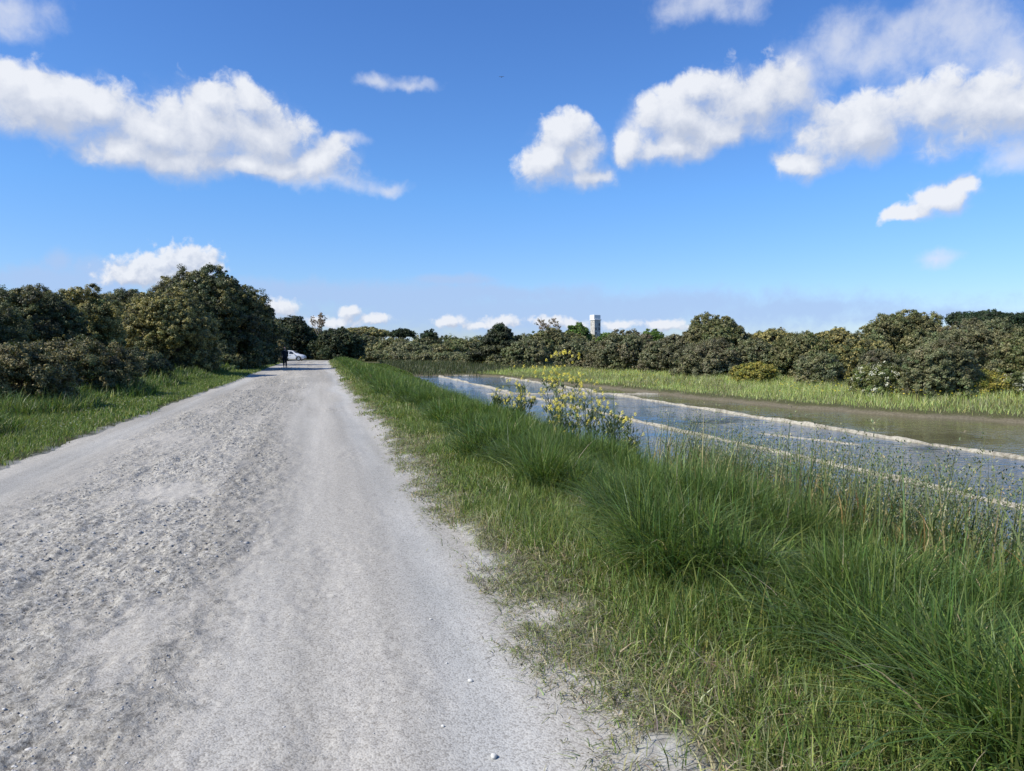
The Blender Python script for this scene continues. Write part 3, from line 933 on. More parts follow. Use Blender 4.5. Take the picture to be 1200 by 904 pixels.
TREES = []
def plant(name, px, zf, top, wpx, pal, label, cat='bush', shape='bush', group=None, leaf=None, density=1.0, seed=None, depth=None, base=None, sinkz=0, mat=None, spray=0):
    x, y = at(px, zf)
    if shape == 'bush' and zf > 28 and px > 500: wpx *= 1.18
    z = float(ground_z(x, y)) if base is None else base
    z = max(z, -.95)
    H = htop(top, zf) - z
    Rx = wpx / 2 * zf / F
    sd = seed if seed is not None else int(px * 7 + zf * 13) % 9973
    root = empty(name, (x, y, z - .02), label, cat, group)
    L = make_lobes(Rx, H, sd, shape)
    lf = leaf or min(.26, max(.048, zf * .0020))
    crown(root, L, lf, pal, sd + 1, density, spray=spray)
    trunk(root, L, H, max(.05, .022 * H + .02), mat or M_BARK, sd + 2)
    TREES.append((px, zf, H, Rx))
    return root


# left of the track
plant('holm_oak', 38, 31, 335, 130, HOLM, 'dark holm oak at the left edge behind the bramble scrub', 'tree')
plant('holm_oak', 104, 35, 333, 84, OLIVE, 'olive topped holm oak between the dark left edge oak and the golden one', 'tree')
plant('holm_oak', 196, 42, 338, 124, OLIVE, 'golden olive holm oak in front of the tallest dark tree', 'tree')
plant('holm_oak', 238, 56, 312, 160, HOLM, 'tallest dark holm oak, rising left of the track', 'tree', density=1.1)
plant('holm_oak', 296, 72, 345, 60, DARK, 'dark oak closing the left row beside the road bend', 'tree')
plant('holm_oak', -45, 25, 338, 140, HOLM, 'holm oak cut by the left picture edge', 'tree')
plant('bramble_bush', 88, 23, 394, 140, BRAMBLE, 'tangled brownish bramble under the left oaks', leaf=.055, density=.8)
plant('bramble_bush', 16, 18, 400, 130, BRAMBLE, 'dull bramble scrub nearest the camera on the left', leaf=.05, density=.9)
plant('scrub_bush', 154, 30, 408, 92, DARK, 'low dark scrub at the foot of the golden oak', density=.9)
plant('scrub_bush', 205, 41, 420, 60, DARK, 'small dark scrub at the grass edge below the tallest oak', density=.9)
plant('scrub_bush', 256, 52, 412, 60, HOLM, 'rounded dark scrub beneath the tallest oak near the track', density=.9)
plant('scrub_bush', 317, 82, 395, 38, BRAMBLE, 'brownish shrub just left of the walking person', density=.9)
for px_, zf_, top_, w_ in ((150, 58, 340, 130), (72, 46, 340, 110), (0, 40, 342, 120), (128, 44, 352, 80)):
    plant('holm_oak', px_, zf_, top_, w_, HOLM, 'half hidden oak filling in behind the front oaks of the left row', 'tree', group='oaks filling in behind the left row')

# end of the track
plant('dark_tree', 345, 112, 371, 52, DARK, 'dark rounded tree right behind the white car', 'tree')
plant('dark_tree', 396, 104, 384, 62, DARK, 'broad dark bush where the track ends, right of the car', 'bush')
plant('dark_tree', 370, 122, 384, 44, HOLM, 'dark tree between the car tree and the broad end bush', 'tree')
plant('dark_tree', 318, 100, 372, 46, HOLM, 'dark tree behind the walking person', 'tree')

# distant hedge beyond the marsh
FARG = 'low bushes in the distant hedge beyond the marsh'
FARL = 'dull green bush in the distant hedge beyond the marsh'
for px, top, wd, pal in ((425, 392, 60, HOLM), (462, 396, 50, GREYG), (500, 396, 50, HOLM), (535, 397, 46, GREYG), (560, 399, 40, HOLM), (480, 400, 60, GREY), (520, 402, 50, GREYG), (445, 402, 46, HOLM)):
    plant('hedge_bush', px, 135 + (px * 37 % 23) - (12 if top >= 400 else 0), top, wd, pal, FARL, 'bush', group=FARG, density=.8)
plant('umbrella_pine', 428, 160, 384, 60, OLIVE, 'wide flat topped olive pine above the distant hedge', 'tree', shape='umbrella', density=1.3)
plant('umbrella_pine', 472, 165, 385, 28, PINE, 'small dark flat topped pine above the distant hedge', 'tree', shape='umbrella', density=1.3)
plant('pine_tree', 504, 150, 385, 22, PINE, 'little dark pine poking above the hedge left of the cypress', 'tree', density=1.0)
plant('cypress', 586, 98, 378, 74, DARK, 'spreading dark cypress with layered branches beyond the pond', 'tree', shape='layered', density=1.25)

# grey tamarisk fringe in front of the distant hedge
FR = 'low greyish salt bushes fringing the marsh'
for px, zf, top in ((442, 118, 411), (470, 116, 412), (500, 112, 411), (528, 110, 412), (556, 104, 412), (590, 96, 413), (622, 92, 412)):
    plant('salt_bush', px, zf, top, 40, GREY, 'low greyish salt bush fringing the dark marsh grass', 'bush', group=FR, density=.7)

# bushes on the far bank
plant('green_tree', 676, 130, 378, 30, BRIGHT, 'fresh green round tree left of the pale tower', 'tree')
plant('green_tree', 764, 120, 385, 32, BRIGHT, 'fresh green tree behind the tamarisks right of the tower', 'tree')
plant('green_tree', 714, 118, 390, 34, BRIGHT, 'bright green tree at the foot of the pale tower', 'tree')
plant('tamarisk', 642, 90, 384, 60, GREYG, 'olive grey tamarisk right of the cypress', 'bush', base=-.7)
plant('tamarisk', 618, 84, 398, 50, GREY, 'low grey tamarisk in front of the cypress right side', 'bush', base=-.75)
plant('tamarisk', 676, 74, 396, 46, TAMA, 'brownish tamarisk behind the yellow mustard flowers', 'bush')
plant('tamarisk', 735, 66, 387, 66, TAMA, 'brownish grey tamarisk at the near end of the far bank grass', 'bush')
plant('tamarisk', 706, 70, 398, 40, TAMA, 'small brownish tamarisk below the bright green tree', 'bush')
plant('tamarisk', 785, 60, 392, 60, TAMA, 'dark grey brown tamarisk left of the tall domed oak', 'bush')
plant('holm_oak', 838, 60, 369, 76, GREYG, 'tall domed grey green oak in the middle of the far bank', 'tree')
plant('tamarisk', 832, 53, 398, 80, TAMA, 'wide grey brown tamarisk in front of the domed oak', 'bush')
plant('holm_oak', 903, 60, 384, 70, OLIVE, 'olive oak right of the tall domed oak', 'tree')
plant('tamarisk', 884, 52, 396, 46, GREY, 'pale grey tamarisk right of the wide one before the domed oak', 'bush')
plant('broom_bush', 888, 45, 424, 40, YELLOW, 'yellow flowering broom bush at the grass edge', 'bush')
plant('broom_bush', 868, 47, 427, 22, YELLOW, 'small yellow green broom left of the flowering one', 'bush')
plant('tamarisk', 940, 48, 388, 62, GREYG, 'grey green tamarisk right of the flowering broom', 'bush')
plant('holm_oak', 978, 50, 383, 56, OLIVE, 'olive oak between the domed oak and the broad right oak', 'tree')
plant('tamarisk', 960, 42, 412, 46, GREY, 'low pale grey bush at the meadow edge', 'bush')
plant('holm_oak', 1058, 51, 362, 92, GREYG, 'broad domed oak on the right, tallest of the far bank', 'tree', density=1.1)
plant('holm_oak', 1010, 46, 392, 60, OLIVE, 'olive bush at the left foot of the broad domed oak', 'bush')
plant('tamarisk', 1028, 39, 408, 40, TAMA, 'compact dark brown bush below the broad domed oak', 'bush')
plant('hawthorn', 1032, 34.5, 424, 54, WHITEF, 'white flowering hawthorn at the grass edge on the right', 'bush')
plant('tamarisk', 1098, 33, 398, 72, GREY, 'dark grey tamarisk standing forward in the meadow', 'bush')
plant('tamarisk', 1152, 41, 374, 110, GREY, 'big brown grey tamarisk at the right', 'bush', density=1.1)
plant('tamarisk', 1215, 38, 380, 80, GREYG, 'grey green tamarisk at the right picture edge', 'bush')
plant('scrub_bush', 1150, 33, 434, 56, YELLOW, 'low yellow green scrub in front of the big grey tamarisk', 'bush')
plant('scrub_bush', 1198, 32, 436, 44, WHITEF, 'low green scrub at the right edge under the tamarisk', 'bush')
plant('umbrella_pine', 1146, 92, 364, 78, PINE, 'dark umbrella pine left of two on the right skyline', 'tree', shape='umbrella', density=1.6)
plant('umbrella_pine', 1205, 96, 366, 90, PINE, 'dark umbrella pine right of two on the right skyline', 'tree', shape='umbrella', density=1.6)
plant('pine_tree', 800, 100, 392, 20, PINE, 'little dark pine behind the brownish tamarisks left of the domed oak', 'tree')
BK = 'bushes filling in behind the far bank oaks'
for px, zf, top, wd in ((610, 110, 392, 50), (660, 104, 388, 60), (730, 92, 394, 60), (790, 84, 396, 60), (870, 78, 392, 70), (925, 74, 389, 70), (985, 68, 390, 70), (1090, 66, 386, 80), (1180, 60, 384, 90)):
    plant('backing_bush', px, zf, top, wd, [GREYG, GREY, OLIVE][px % 3], 'grey green bush half hidden behind the far bank oaks', 'bush', group=BK, density=.75)
plant('shore_bush', 836, 11.6, 527, 70, BRAMBLE, 'low brownish bush on the near shore between tall grass and water', 'bush', leaf=.03, base=-.75)

# bare pale trees
def bare_tree(px, zf, top, wpx, label, seed):
    r = np.random.default_rng(seed)
    x, y = at(px, zf); z = float(ground_z(x, y)); H = htop(top, zf) - z; W = wpx / 2 * zf / F
    root = empty('bare_tree', (x, y, z), label, 'tree')
    ts = []; tips = []
    def br(p, d, L, rad, lv):
        q = p + d * L * .5 + r.normal(0, .05 * L, 3); e = p + d * L + r.normal(0, .06 * L, 3)
        ts.append(tube([p, q, e], [rad, rad * .8, rad * .55], 5))
        if lv == 0: tips.append(e); return
        for _ in range(3 if lv < 3 else 4):
            nd = d + r.normal(0, .45, 3) * [1, 1, .5] + [0, 0, .15]; nd /= np.linalg.norm(nd)
            br(e if r.random() < .6 else q, nd, L * .62, rad * .55, lv - 1)
    br(np.array([0, 0, -.2]), np.array([0, 0, 1.]), H * .42, .17, 4)
    V, Q = join_tubes(ts)
    sc_ = np.array([W / max(np.abs(V[:, 0]).max(), .1), W / max(np.abs(V[:, 1]).max(), .1), H / V[:, 2].max()])
    V = V * sc_
    np_mesh('trunk', V, [Q], M_PALEBARK, root, smooth=True)
    tp = np.array(tips) * sc_
    crown(root, [(t, np.array([.28, .28, .2])) for t in tp[r.permutation(len(tp))[:40]]], .12, SAND, seed, .16)
    return root


bare_tree(376, 118, 368, 22, 'pale bare tree above the dark bushes at the track end', 3)
bare_tree(637, 150, 371, 22, 'pale brown bare tree behind the tamarisks, left of the pair', 8)
bare_tree(655, 152, 374, 24, 'pale brown bare tree nearest the green round tree', 15)

# far wood behind everything
wood_parts = []
wl = []
rw = np.random.default_rng(77)
for px in list(range(-700, 250, 16)) + list(range(250, 1330, 9)):
    zf = rw.uniform(185, 230) if px >= 250 else rw.uniform(105, 150); x, y = at(px + rw.uniform(-6, 6), zf)
    hh = htop(rw.uniform(393, 399), zf)
    wl.append((np.array([x, y, hh * .45]), np.array([rw.uniform(2, 3.6), rw.uniform(2, 3.6), hh * .55])))
o = crown(None, wl, .42, GREYG, 78, .55, clump_r=.8, name='far_woods')
tag(o, 'continuous low far-off wood showing through gaps behind the bushes', 'woods', kind='stuff')

# ------------------------------------------------------------------ pale tower
def tower():
    zf = 240; x, y = at(697.5, zf); H = htop(369.5, zf)
    root = empty('tower', (x, y, 0), 'narrow pale tower with white top rising behind the green trees', 'tower', rz=-PSI + .5)
    M_T = plain('tower_wall', (.45, .43, .38), .9, noise=.4, scale=2.2)
    M_W = plain('tower_white', (.80, .79, .76), .8, noise=.05)
    M_D = plain('tower_dark', (.07, .075, .08), .4)
    w_ = 1.2
    def box(cx, cy, cz, sx, sy, sz, bev=.04):
        bm = bmesh.new(); bmesh.ops.create_cube(bm, size=1)
        for v in bm.verts: v.co = Vector((v.co.x * sx + cx, v.co.y * sy + cy, v.co.z * sz + cz))
        bmesh.ops.bevel(bm, geom=bm.edges[:], offset=bev, segments=1, affect='EDGES')
        return bm
    bm_obj('wall', box(0, 0, H * .43, w_ * 2, w_ * 2, H * .86), M_T, root, False)
    bm_obj('cornice', box(0, 0, H * .875, w_ * 2.3, w_ * 2.3, H * .03), M_W, root, False)
    bm_obj('tower_top', box(-.15, 0, H * .945, w_ * 2.1, w_ * 2.1, H * .11), M_W, root, False)
    for i in range(6):
        for s in ((-1,), (1,), (-1, 1))[i * 2 % 3]:
            zz = H * (.2 + .11 * i)
            bm_obj('window', box(s * .65, -w_ - .02, zz, .5, .08, .8, .01), M_D, root, False)
            bm_obj('window', box(w_ + .02, s * .65, zz, .08, .5, .8, .01), M_D, root, False)
tower()

# ------------------------------------------------------------------ mustard plants
FLW = []
def flower_head_mesh(seed):
    """a raceme: short axis with small four-petalled flowers round it"""
    r = np.random.default_rng(seed); V = []; Q = []; o = 0
    for i in range(13):
        f = i / 13; a = i * 2.4
        c = np.array([math.cos(a) * .022 * (1.1 - f * .6), math.sin(a) * .022 * (1.1 - f * .6), f * .055])
        up = np.array([math.cos(a) * .7, math.sin(a) * .7, .8]); up /= np.linalg.norm(up)
        t = np.cross(up, [0, 0, 1.]); t /= np.linalg.norm(t); b = np.cross(up, t)
        s = .0105 * r.uniform(.8, 1.2)
        for k in range(4):
            th = k * math.pi / 2 + r.uniform(-.2, .2)
            u = t * math.cos(th) + b * math.sin(th); w_ = -t * math.sin(th) + b * math.cos(th)
            V += [c, c + u * s * .7 - w_ * s * .45 + up * .002, c + u * s * 1.25 + up * .003, c + u * s * .7 + w_ * s * .45 + up * .002]
            Q.append([o, o + 1, o + 2, o + 3]); o += 4
    tmp = np_mesh('flower_head', np.array(V), [np.array(Q)], M_PETAL)
    me = tmp.data
    bpy.data.objects.remove(tmp)
    return me


FLW = [flower_head_mesh(s) for s in (1, 2, 3, 4)]


def mustard(px, zf, top, wpx, nfl, label, seed, pale=False):
    r = np.random.default_rng(seed)
    x, y = at(px, zf); z = float(ground_z(x, y)); H = htop(top, zf) - z; W = wpx / 2 * zf / F
    root = empty('mustard_plant', (x, y, z), label, 'mustard plant', 'yellow mustard plants on the bank')
    ts = []; tips = []; leafp = []
    for s in range(5):
        a = s * 1.3 + r.uniform(0, .5)
        hs = H * (1 if s == 0 else r.uniform(.55, .88)); dx = W * r.uniform(.15, .65) * (0.25 if s == 0 else 1)
        p0 = np.array([math.cos(a) * .05, math.sin(a) * .05, -.05]); p3 = np.array([math.cos(a) * dx, math.sin(a) * dx, hs])
        p1 = p0 * .7 + p3 * .3 + [0, 0, hs * .08]; p2 = p0 * .3 + p3 * .7 + [0, 0, hs * .05]
        ts.append(tube([p0, p1, p2, p3], [.009, .007, .005, .002], 5)); tips.append(p3)
        for k in range(20):
            f = r.uniform(.25, .98); b = p0 * (1 - f) + p3 * f + np.array([0, 0, hs * .08 * math.sin(f * 3.1)])
            aa = r.uniform(0, 6.28); L = hs * r.uniform(.12, .32) * (1.2 - f * .5)
            e = b + np.array([math.cos(aa) * L * .75, math.sin(aa) * L * .75, L * .75])
            sp = min(1, W * .98 / max(1e-3, np.hypot(e[0], e[1]))); e[:2] *= sp; e[2] = min(e[2], H)
            ts.append(tube([b, (b + e) / 2 + [0, 0, -.02], e], [.004, .003, .0015], 4)); tips.append(e)
            leafp.append((b, aa)); leafp.append(((b + e) / 2, aa + 1)); leafp.append((b * [1, 1, .6], aa + 2))
    V, Q = join_tubes(ts)
    np_mesh('stem', V, [Q], M_STEM, root, smooth=True)
    leafp = [q_ for q_ in leafp if q_[0][2] < H * .72]; nb = len(leafp) * 2
    P = np.array([l[0] for l in leafp for _ in range(2)]) + r.normal(0, .035, (nb, 3)) * [1, 1, .6]
    an = np.array([l[1] for l in leafp for _ in range(2)]) + r.normal(0, .9, nb)
    Vb, Qb, Tb, Cb = blades(P, r.uniform(.05, .15, nb), r.uniform(.010, .028, nb), an, r.uniform(.6, 1.3, nb), 3, palette(nb, [(.09, .13, .06), (.12, .16, .07), (.07, .10, .055)], [2, 2, 1]))
    np_mesh('foliage', Vb, [Qb, Tb], M_GRASS, root, colr=Cb)
    tips = np.array(tips)
    ch = r.permutation(len(tips))[:nfl]
    while len(ch) < nfl: ch = np.append(ch, r.integers(len(tips)))
    seen = set()
    for j, i in enumerate(ch):
        t = tips[i] + (r.normal(0, .04, 3) if i in seen else 0); seen.add(i)
        f = bpy.data.objects.new('flower_head', FLW[j % 4]); link(f, root)
        f.location = t - np.array([0, 0, .01]); f.rotation_euler = (r.uniform(-.4, .4), r.uniform(-.4, .4), r.uniform(0, 6))
        k = r.uniform(.65, 1.12); f.scale = (k, k, k)


mustard(656, 13.6, 414, 120, 140, 'tallest yellow flowering mustard plant leaning over the pond view', 21)
mustard(612, 15.0, 430, 80, 84, 'bushy yellow mustard left of the tallest one', 22)
mustard(690, 12.6, 447, 76, 60, 'yellow mustard plant right of the tallest one', 23)
mustard(660, 12.2, 465, 84, 60, 'lower dense mustard below the tallest one', 24)
mustard(718, 11.8, 462, 56, 28, 'sparse pale mustard over the nearest pale ridge', 25)
mustard(738, 11.0, 486, 44, 16, 'short mustard at the right end of the yellow group', 26)
mustard(584, 16.5, 452, 50, 26, 'small mustard at the left end of the yellow group', 27)
mustard(424, 72, 417, 34, 30, 'distant yellow flowering clump beside the track end', 28)

# ------------------------------------------------------------------ bird
def bird():
    zf = 60; x, y = at(588, zf); z = htop(97, zf)
    root_bm = bmesh.new()
    prof = [(-.19, .008), (-.15, .02), (-.06, .038), (.02, .042), (.09, .033), (.13, .03), (.16, .018), (.19, .004)]
    ring = []
    for (u, rr) in prof:
        ring.append([root_bm.verts.new((u, math.cos(a) * rr, math.sin(a) * rr)) for a in [k * math.pi / 4 for k in range(8)]])
    for a, b in zip(ring, ring[1:]):
        for k in range(8): root_bm.faces.new((a[k], a[(k + 1) % 8], b[(k + 1) % 8], b[k]))
    for s in (-1, 1):
        up = [(.07, .02, .02, .02), (.08, .2, .09, .014), (.02, .36, .05, .004)]
        A = [root_bm.verts.new((u, s * w_, h + .006)) for u, w_, h, c in up]; B = [root_bm.verts.new((u - .12 + i * .035, s * w_, h + .006)) for i, (u, w_, h, c) in enumerate(up)]
        A2 = [root_bm.verts.new((u, s * w_, h - .008)) for u, w_, h, c in up]; B2 = [root_bm.verts.new((u - .12 + i * .035, s * w_, h - .004)) for i, (u, w_, h, c) in enumerate(up)]
        for i in range(2):
            root_bm.faces.new((A[i], A[i + 1], B[i + 1], B[i])); root_bm.faces.new((A2[i], B2[i], B2[i + 1], A2[i + 1]))
            root_bm.faces.new((A[i], A2[i], A2[i + 1], A[i + 1])); root_bm.faces.new((B[i], B[i + 1], B2[i + 1], B2[i]))
    o = bm_obj('bird', root_bm, plain('bird_plumage', (.16, .17, .19), .8, noise=.2))
    o.location = (x, y, z); o.rotation_euler = (0, .1, 1.2); o.scale = (.6, .6, .6)
    tag(o, 'tiny dark bird gliding high in the blue sky', 'bird')
bird()

# ------------------------------------------------------------------ person
def skin(name, verts, edges, radii, mat, parent, root_i=0, sub=2):
    me = bpy.data.meshes.new(name); me.from_pydata([tuple(v) for v in verts], edges, []); me.update()
    o = bpy.data.objects.new(name, me); link(o)
    mo = o.modifiers.new('skin', 'SKIN'); mo.use_smooth_shade = True
    me.skin_vertices.new() if not me.skin_vertices else None
    for i, r_ in enumerate(radii):
        sv = me.skin_vertices[0].data[i]
        sv.radius = (r_, r_) if isinstance(r_, (int, float)) else r_
        sv.use_root = (i == root_i)
    s = o.modifiers.new('sub', 'SUBSURF'); s.levels = sub; s.render_levels = sub
    dg = bpy.context.evaluated_depsgraph_get()
    m2 = bpy.data.meshes.new_from_object(o.evaluated_get(dg))
    bpy.data.objects.remove(o)
    m2.name = name
    m2.materials.clear(); m2.materials.append(mat)
    for p in m2.polygons: p.use_smooth = True
    o = bpy.data.objects.new(name, m2)
    return link(o, parent)


def person():
    zf = F * EYE / (431.5 - 409); x, y = at(334, zf)
    root = empty('person', (x, y, .01), 'person in dark clothes walking on the left edge of the track', 'person', rz=R(180))
    M_SK = plain('skin', (.45, .28, .2), .6, noise=.05)
    M_JK = plain('navy_jacket', (.012, .014, .022), .8, noise=.2)
    M_TR = plain('black_trousers', (.010, .010, .012), .85, noise=.2)
    M_HR = plain('dark_hair', (.02, .015, .012), .6, noise=.2, scale=40)
    M_SH = plain('dark_shoes', (.02, .02, .02), .6)
    # +Y is the walking direction (towards the camera after the root turns)
    hip = {-1: (-.09, 0, .90), 1: (.09, 0, .90)}
    knee = {-1: (-.10, .10, .49), 1: (.10, -.04, .48)}
    ank = {-1: (-.10, .13, .09), 1: (.10, -.24, .13)}
    sh = {-1: (-.185, 0, 1.40), 1: (.185, 0, 1.40)}
    el = {-1: (-.222, -.08, 1.13), 1: (.222, .05, 1.13)}
    wr = {-1: (-.215, .02, .90), 1: (.205, .20, .96)}
    vs = [(0, 0, .95), (0, 0, 1.10), (0, -.01, 1.28), (0, 0, 1.42), (0, .015, 1.50), (0, .03, 1.57), (0, .035, 1.66), (0, .03, 1.73)]
    rs = [(.145, .105), (.13, .095), (.155, .105), (.10, .075), (.052, .052), (.070, .080), (.078, .095), (.052, .062)]
    es = [(i, i + 1) for i in range(7)]
    def add(p, r_, to):
        vs.append(p); rs.append(r_); es.append((to, len(vs) - 1)); return len(vs) - 1
    ends = {}
    for s in (-1, 1):
        a = add(hip[s], .088, 0); b = add(knee[s], .058, a); c = add(ank[s], .038, b)
        add((ank[s][0], ank[s][1] + .12, ank[s][2] - .05), .03, c)
        a = add(sh[s], .058, 3); b = add(el[s], .042, a); c = add(wr[s], .028, b)
        d = add((wr[s][0], wr[s][1] + .035, wr[s][2] - .06), (.038, .02), c); ends[s] = vs[d]
    body = skin('body', vs, es, rs, M_SK, root)
    for s in (-1, 1):            # fingers and thumbs
        e = np.array(ends[s])
        for k, L in enumerate((.070, .078, .074, .058)):
            b = e + [0, -.027 + k * .018, -.015]
            skin('finger', [b, b + [-.006 * s, .006, -L * .5], b + [-.02 * s, .012, -L]], [(0, 1), (1, 2)], [.0095, .0085, .0065], M_SK, body, sub=1)
        b = e + [0, .028, .02]
        skin('thumb', [b, b + [-.008 * s, .022, -.025], b + [-.018 * s, .028, -.055]], [(0, 1), (1, 2)], [.011, .010, .007], M_SK, body, sub=1)
    # face details
    bm = bmesh.new()
    for s in (-1, 1):
        bmesh.ops.create_uvsphere(bm, u_segments=10, v_segments=6, radius=.013, matrix=Matrix.Translation((s * .03, .118, 1.645)))
    bm_obj('eyes', bm, plain('eye', (.05, .04, .03), .2), body)
    skin('nose', [(0, .115, 1.66), (0, .135, 1.625), (0, .142, 1.61)], [(0, 1), (1, 2)], [.010, .013, .015], M_SK, body, sub=1)
    skin('mouth', [(-.022, .108, 1.572), (0, .114, 1.570), (.022, .108, 1.572)], [(0, 1), (1, 2)], [.005, .007, .005], plain('lips', (.4, .16, .14), .5), body, sub=1)
    for s in (-1, 1):
        skin('ear', [(s * .082, .02, 1.66), (s * .088, .012, 1.635), (s * .082, .015, 1.61)], [(0, 1), (1, 2)], [.012, .014, .009], M_SK, body, sub=1)
    skin('hair', [(0, .0, 1.61), (0, .0, 1.66), (0, .02, 1.71), (0, .06, 1.715)], [(0, 1), (1, 2), (2, 3)], [(.074, .06), (.088, .08), (.078, .07), (.055, .035)], M_HR, root)
    jv = [(0, 0, .86), (0, 0, 1.0), (0, 0, 1.14), (0, -.01, 1.30), (0, -.005, 1.42), (0, .01, 1.48)]
    jr = [(.178, .135), (.172, .13), (.155, .118), (.178, .125), (.12, .09), (.07, .066)]
    je = [(i, i + 1) for i in range(5)]
    for s in (-1, 1):
        n0 = len(jv); jv += [sh[s], el[s], (wr[s][0], wr[s][1] - .005, wr[s][2] + .02)]; jr += [.076, .058, .042]; je += [(4, n0), (n0, n0 + 1), (n0 + 1, n0 + 2)]
    skin('jacket', jv, je, jr, M_JK, root)
    tv = [(0, 0, .99), (0, 0, .90)]; tr = [(.165, .13), (.185, .14)]; te = [(0, 1)]
    for s in (-1, 1):
        n0 = len(tv); tv += [(hip[s][0] * 1.05, 0, .80), knee[s], (ank[s][0], ank[s][1], ank[s][2] + .03)]; tr += [.125, .08, .06]; te += [(1, n0), (n0, n0 + 1), (n0 + 1, n0 + 2)]
    skin('trousers', tv, te, tr, M_TR, root)
    for s in (-1, 1):
        a = ank[s]; up = .0 if s < 0 else .0
        skin('shoe', [(a[0], a[1] - .05, a[2] - .035), (a[0], a[1] + .04, a[2] - .04), (a[0], a[1] + .16, a[2] - .055)], [(0, 1), (1, 2)], [(.045, .045), (.048, .045), (.042, .03)], M_SH, root, sub=1)
person()

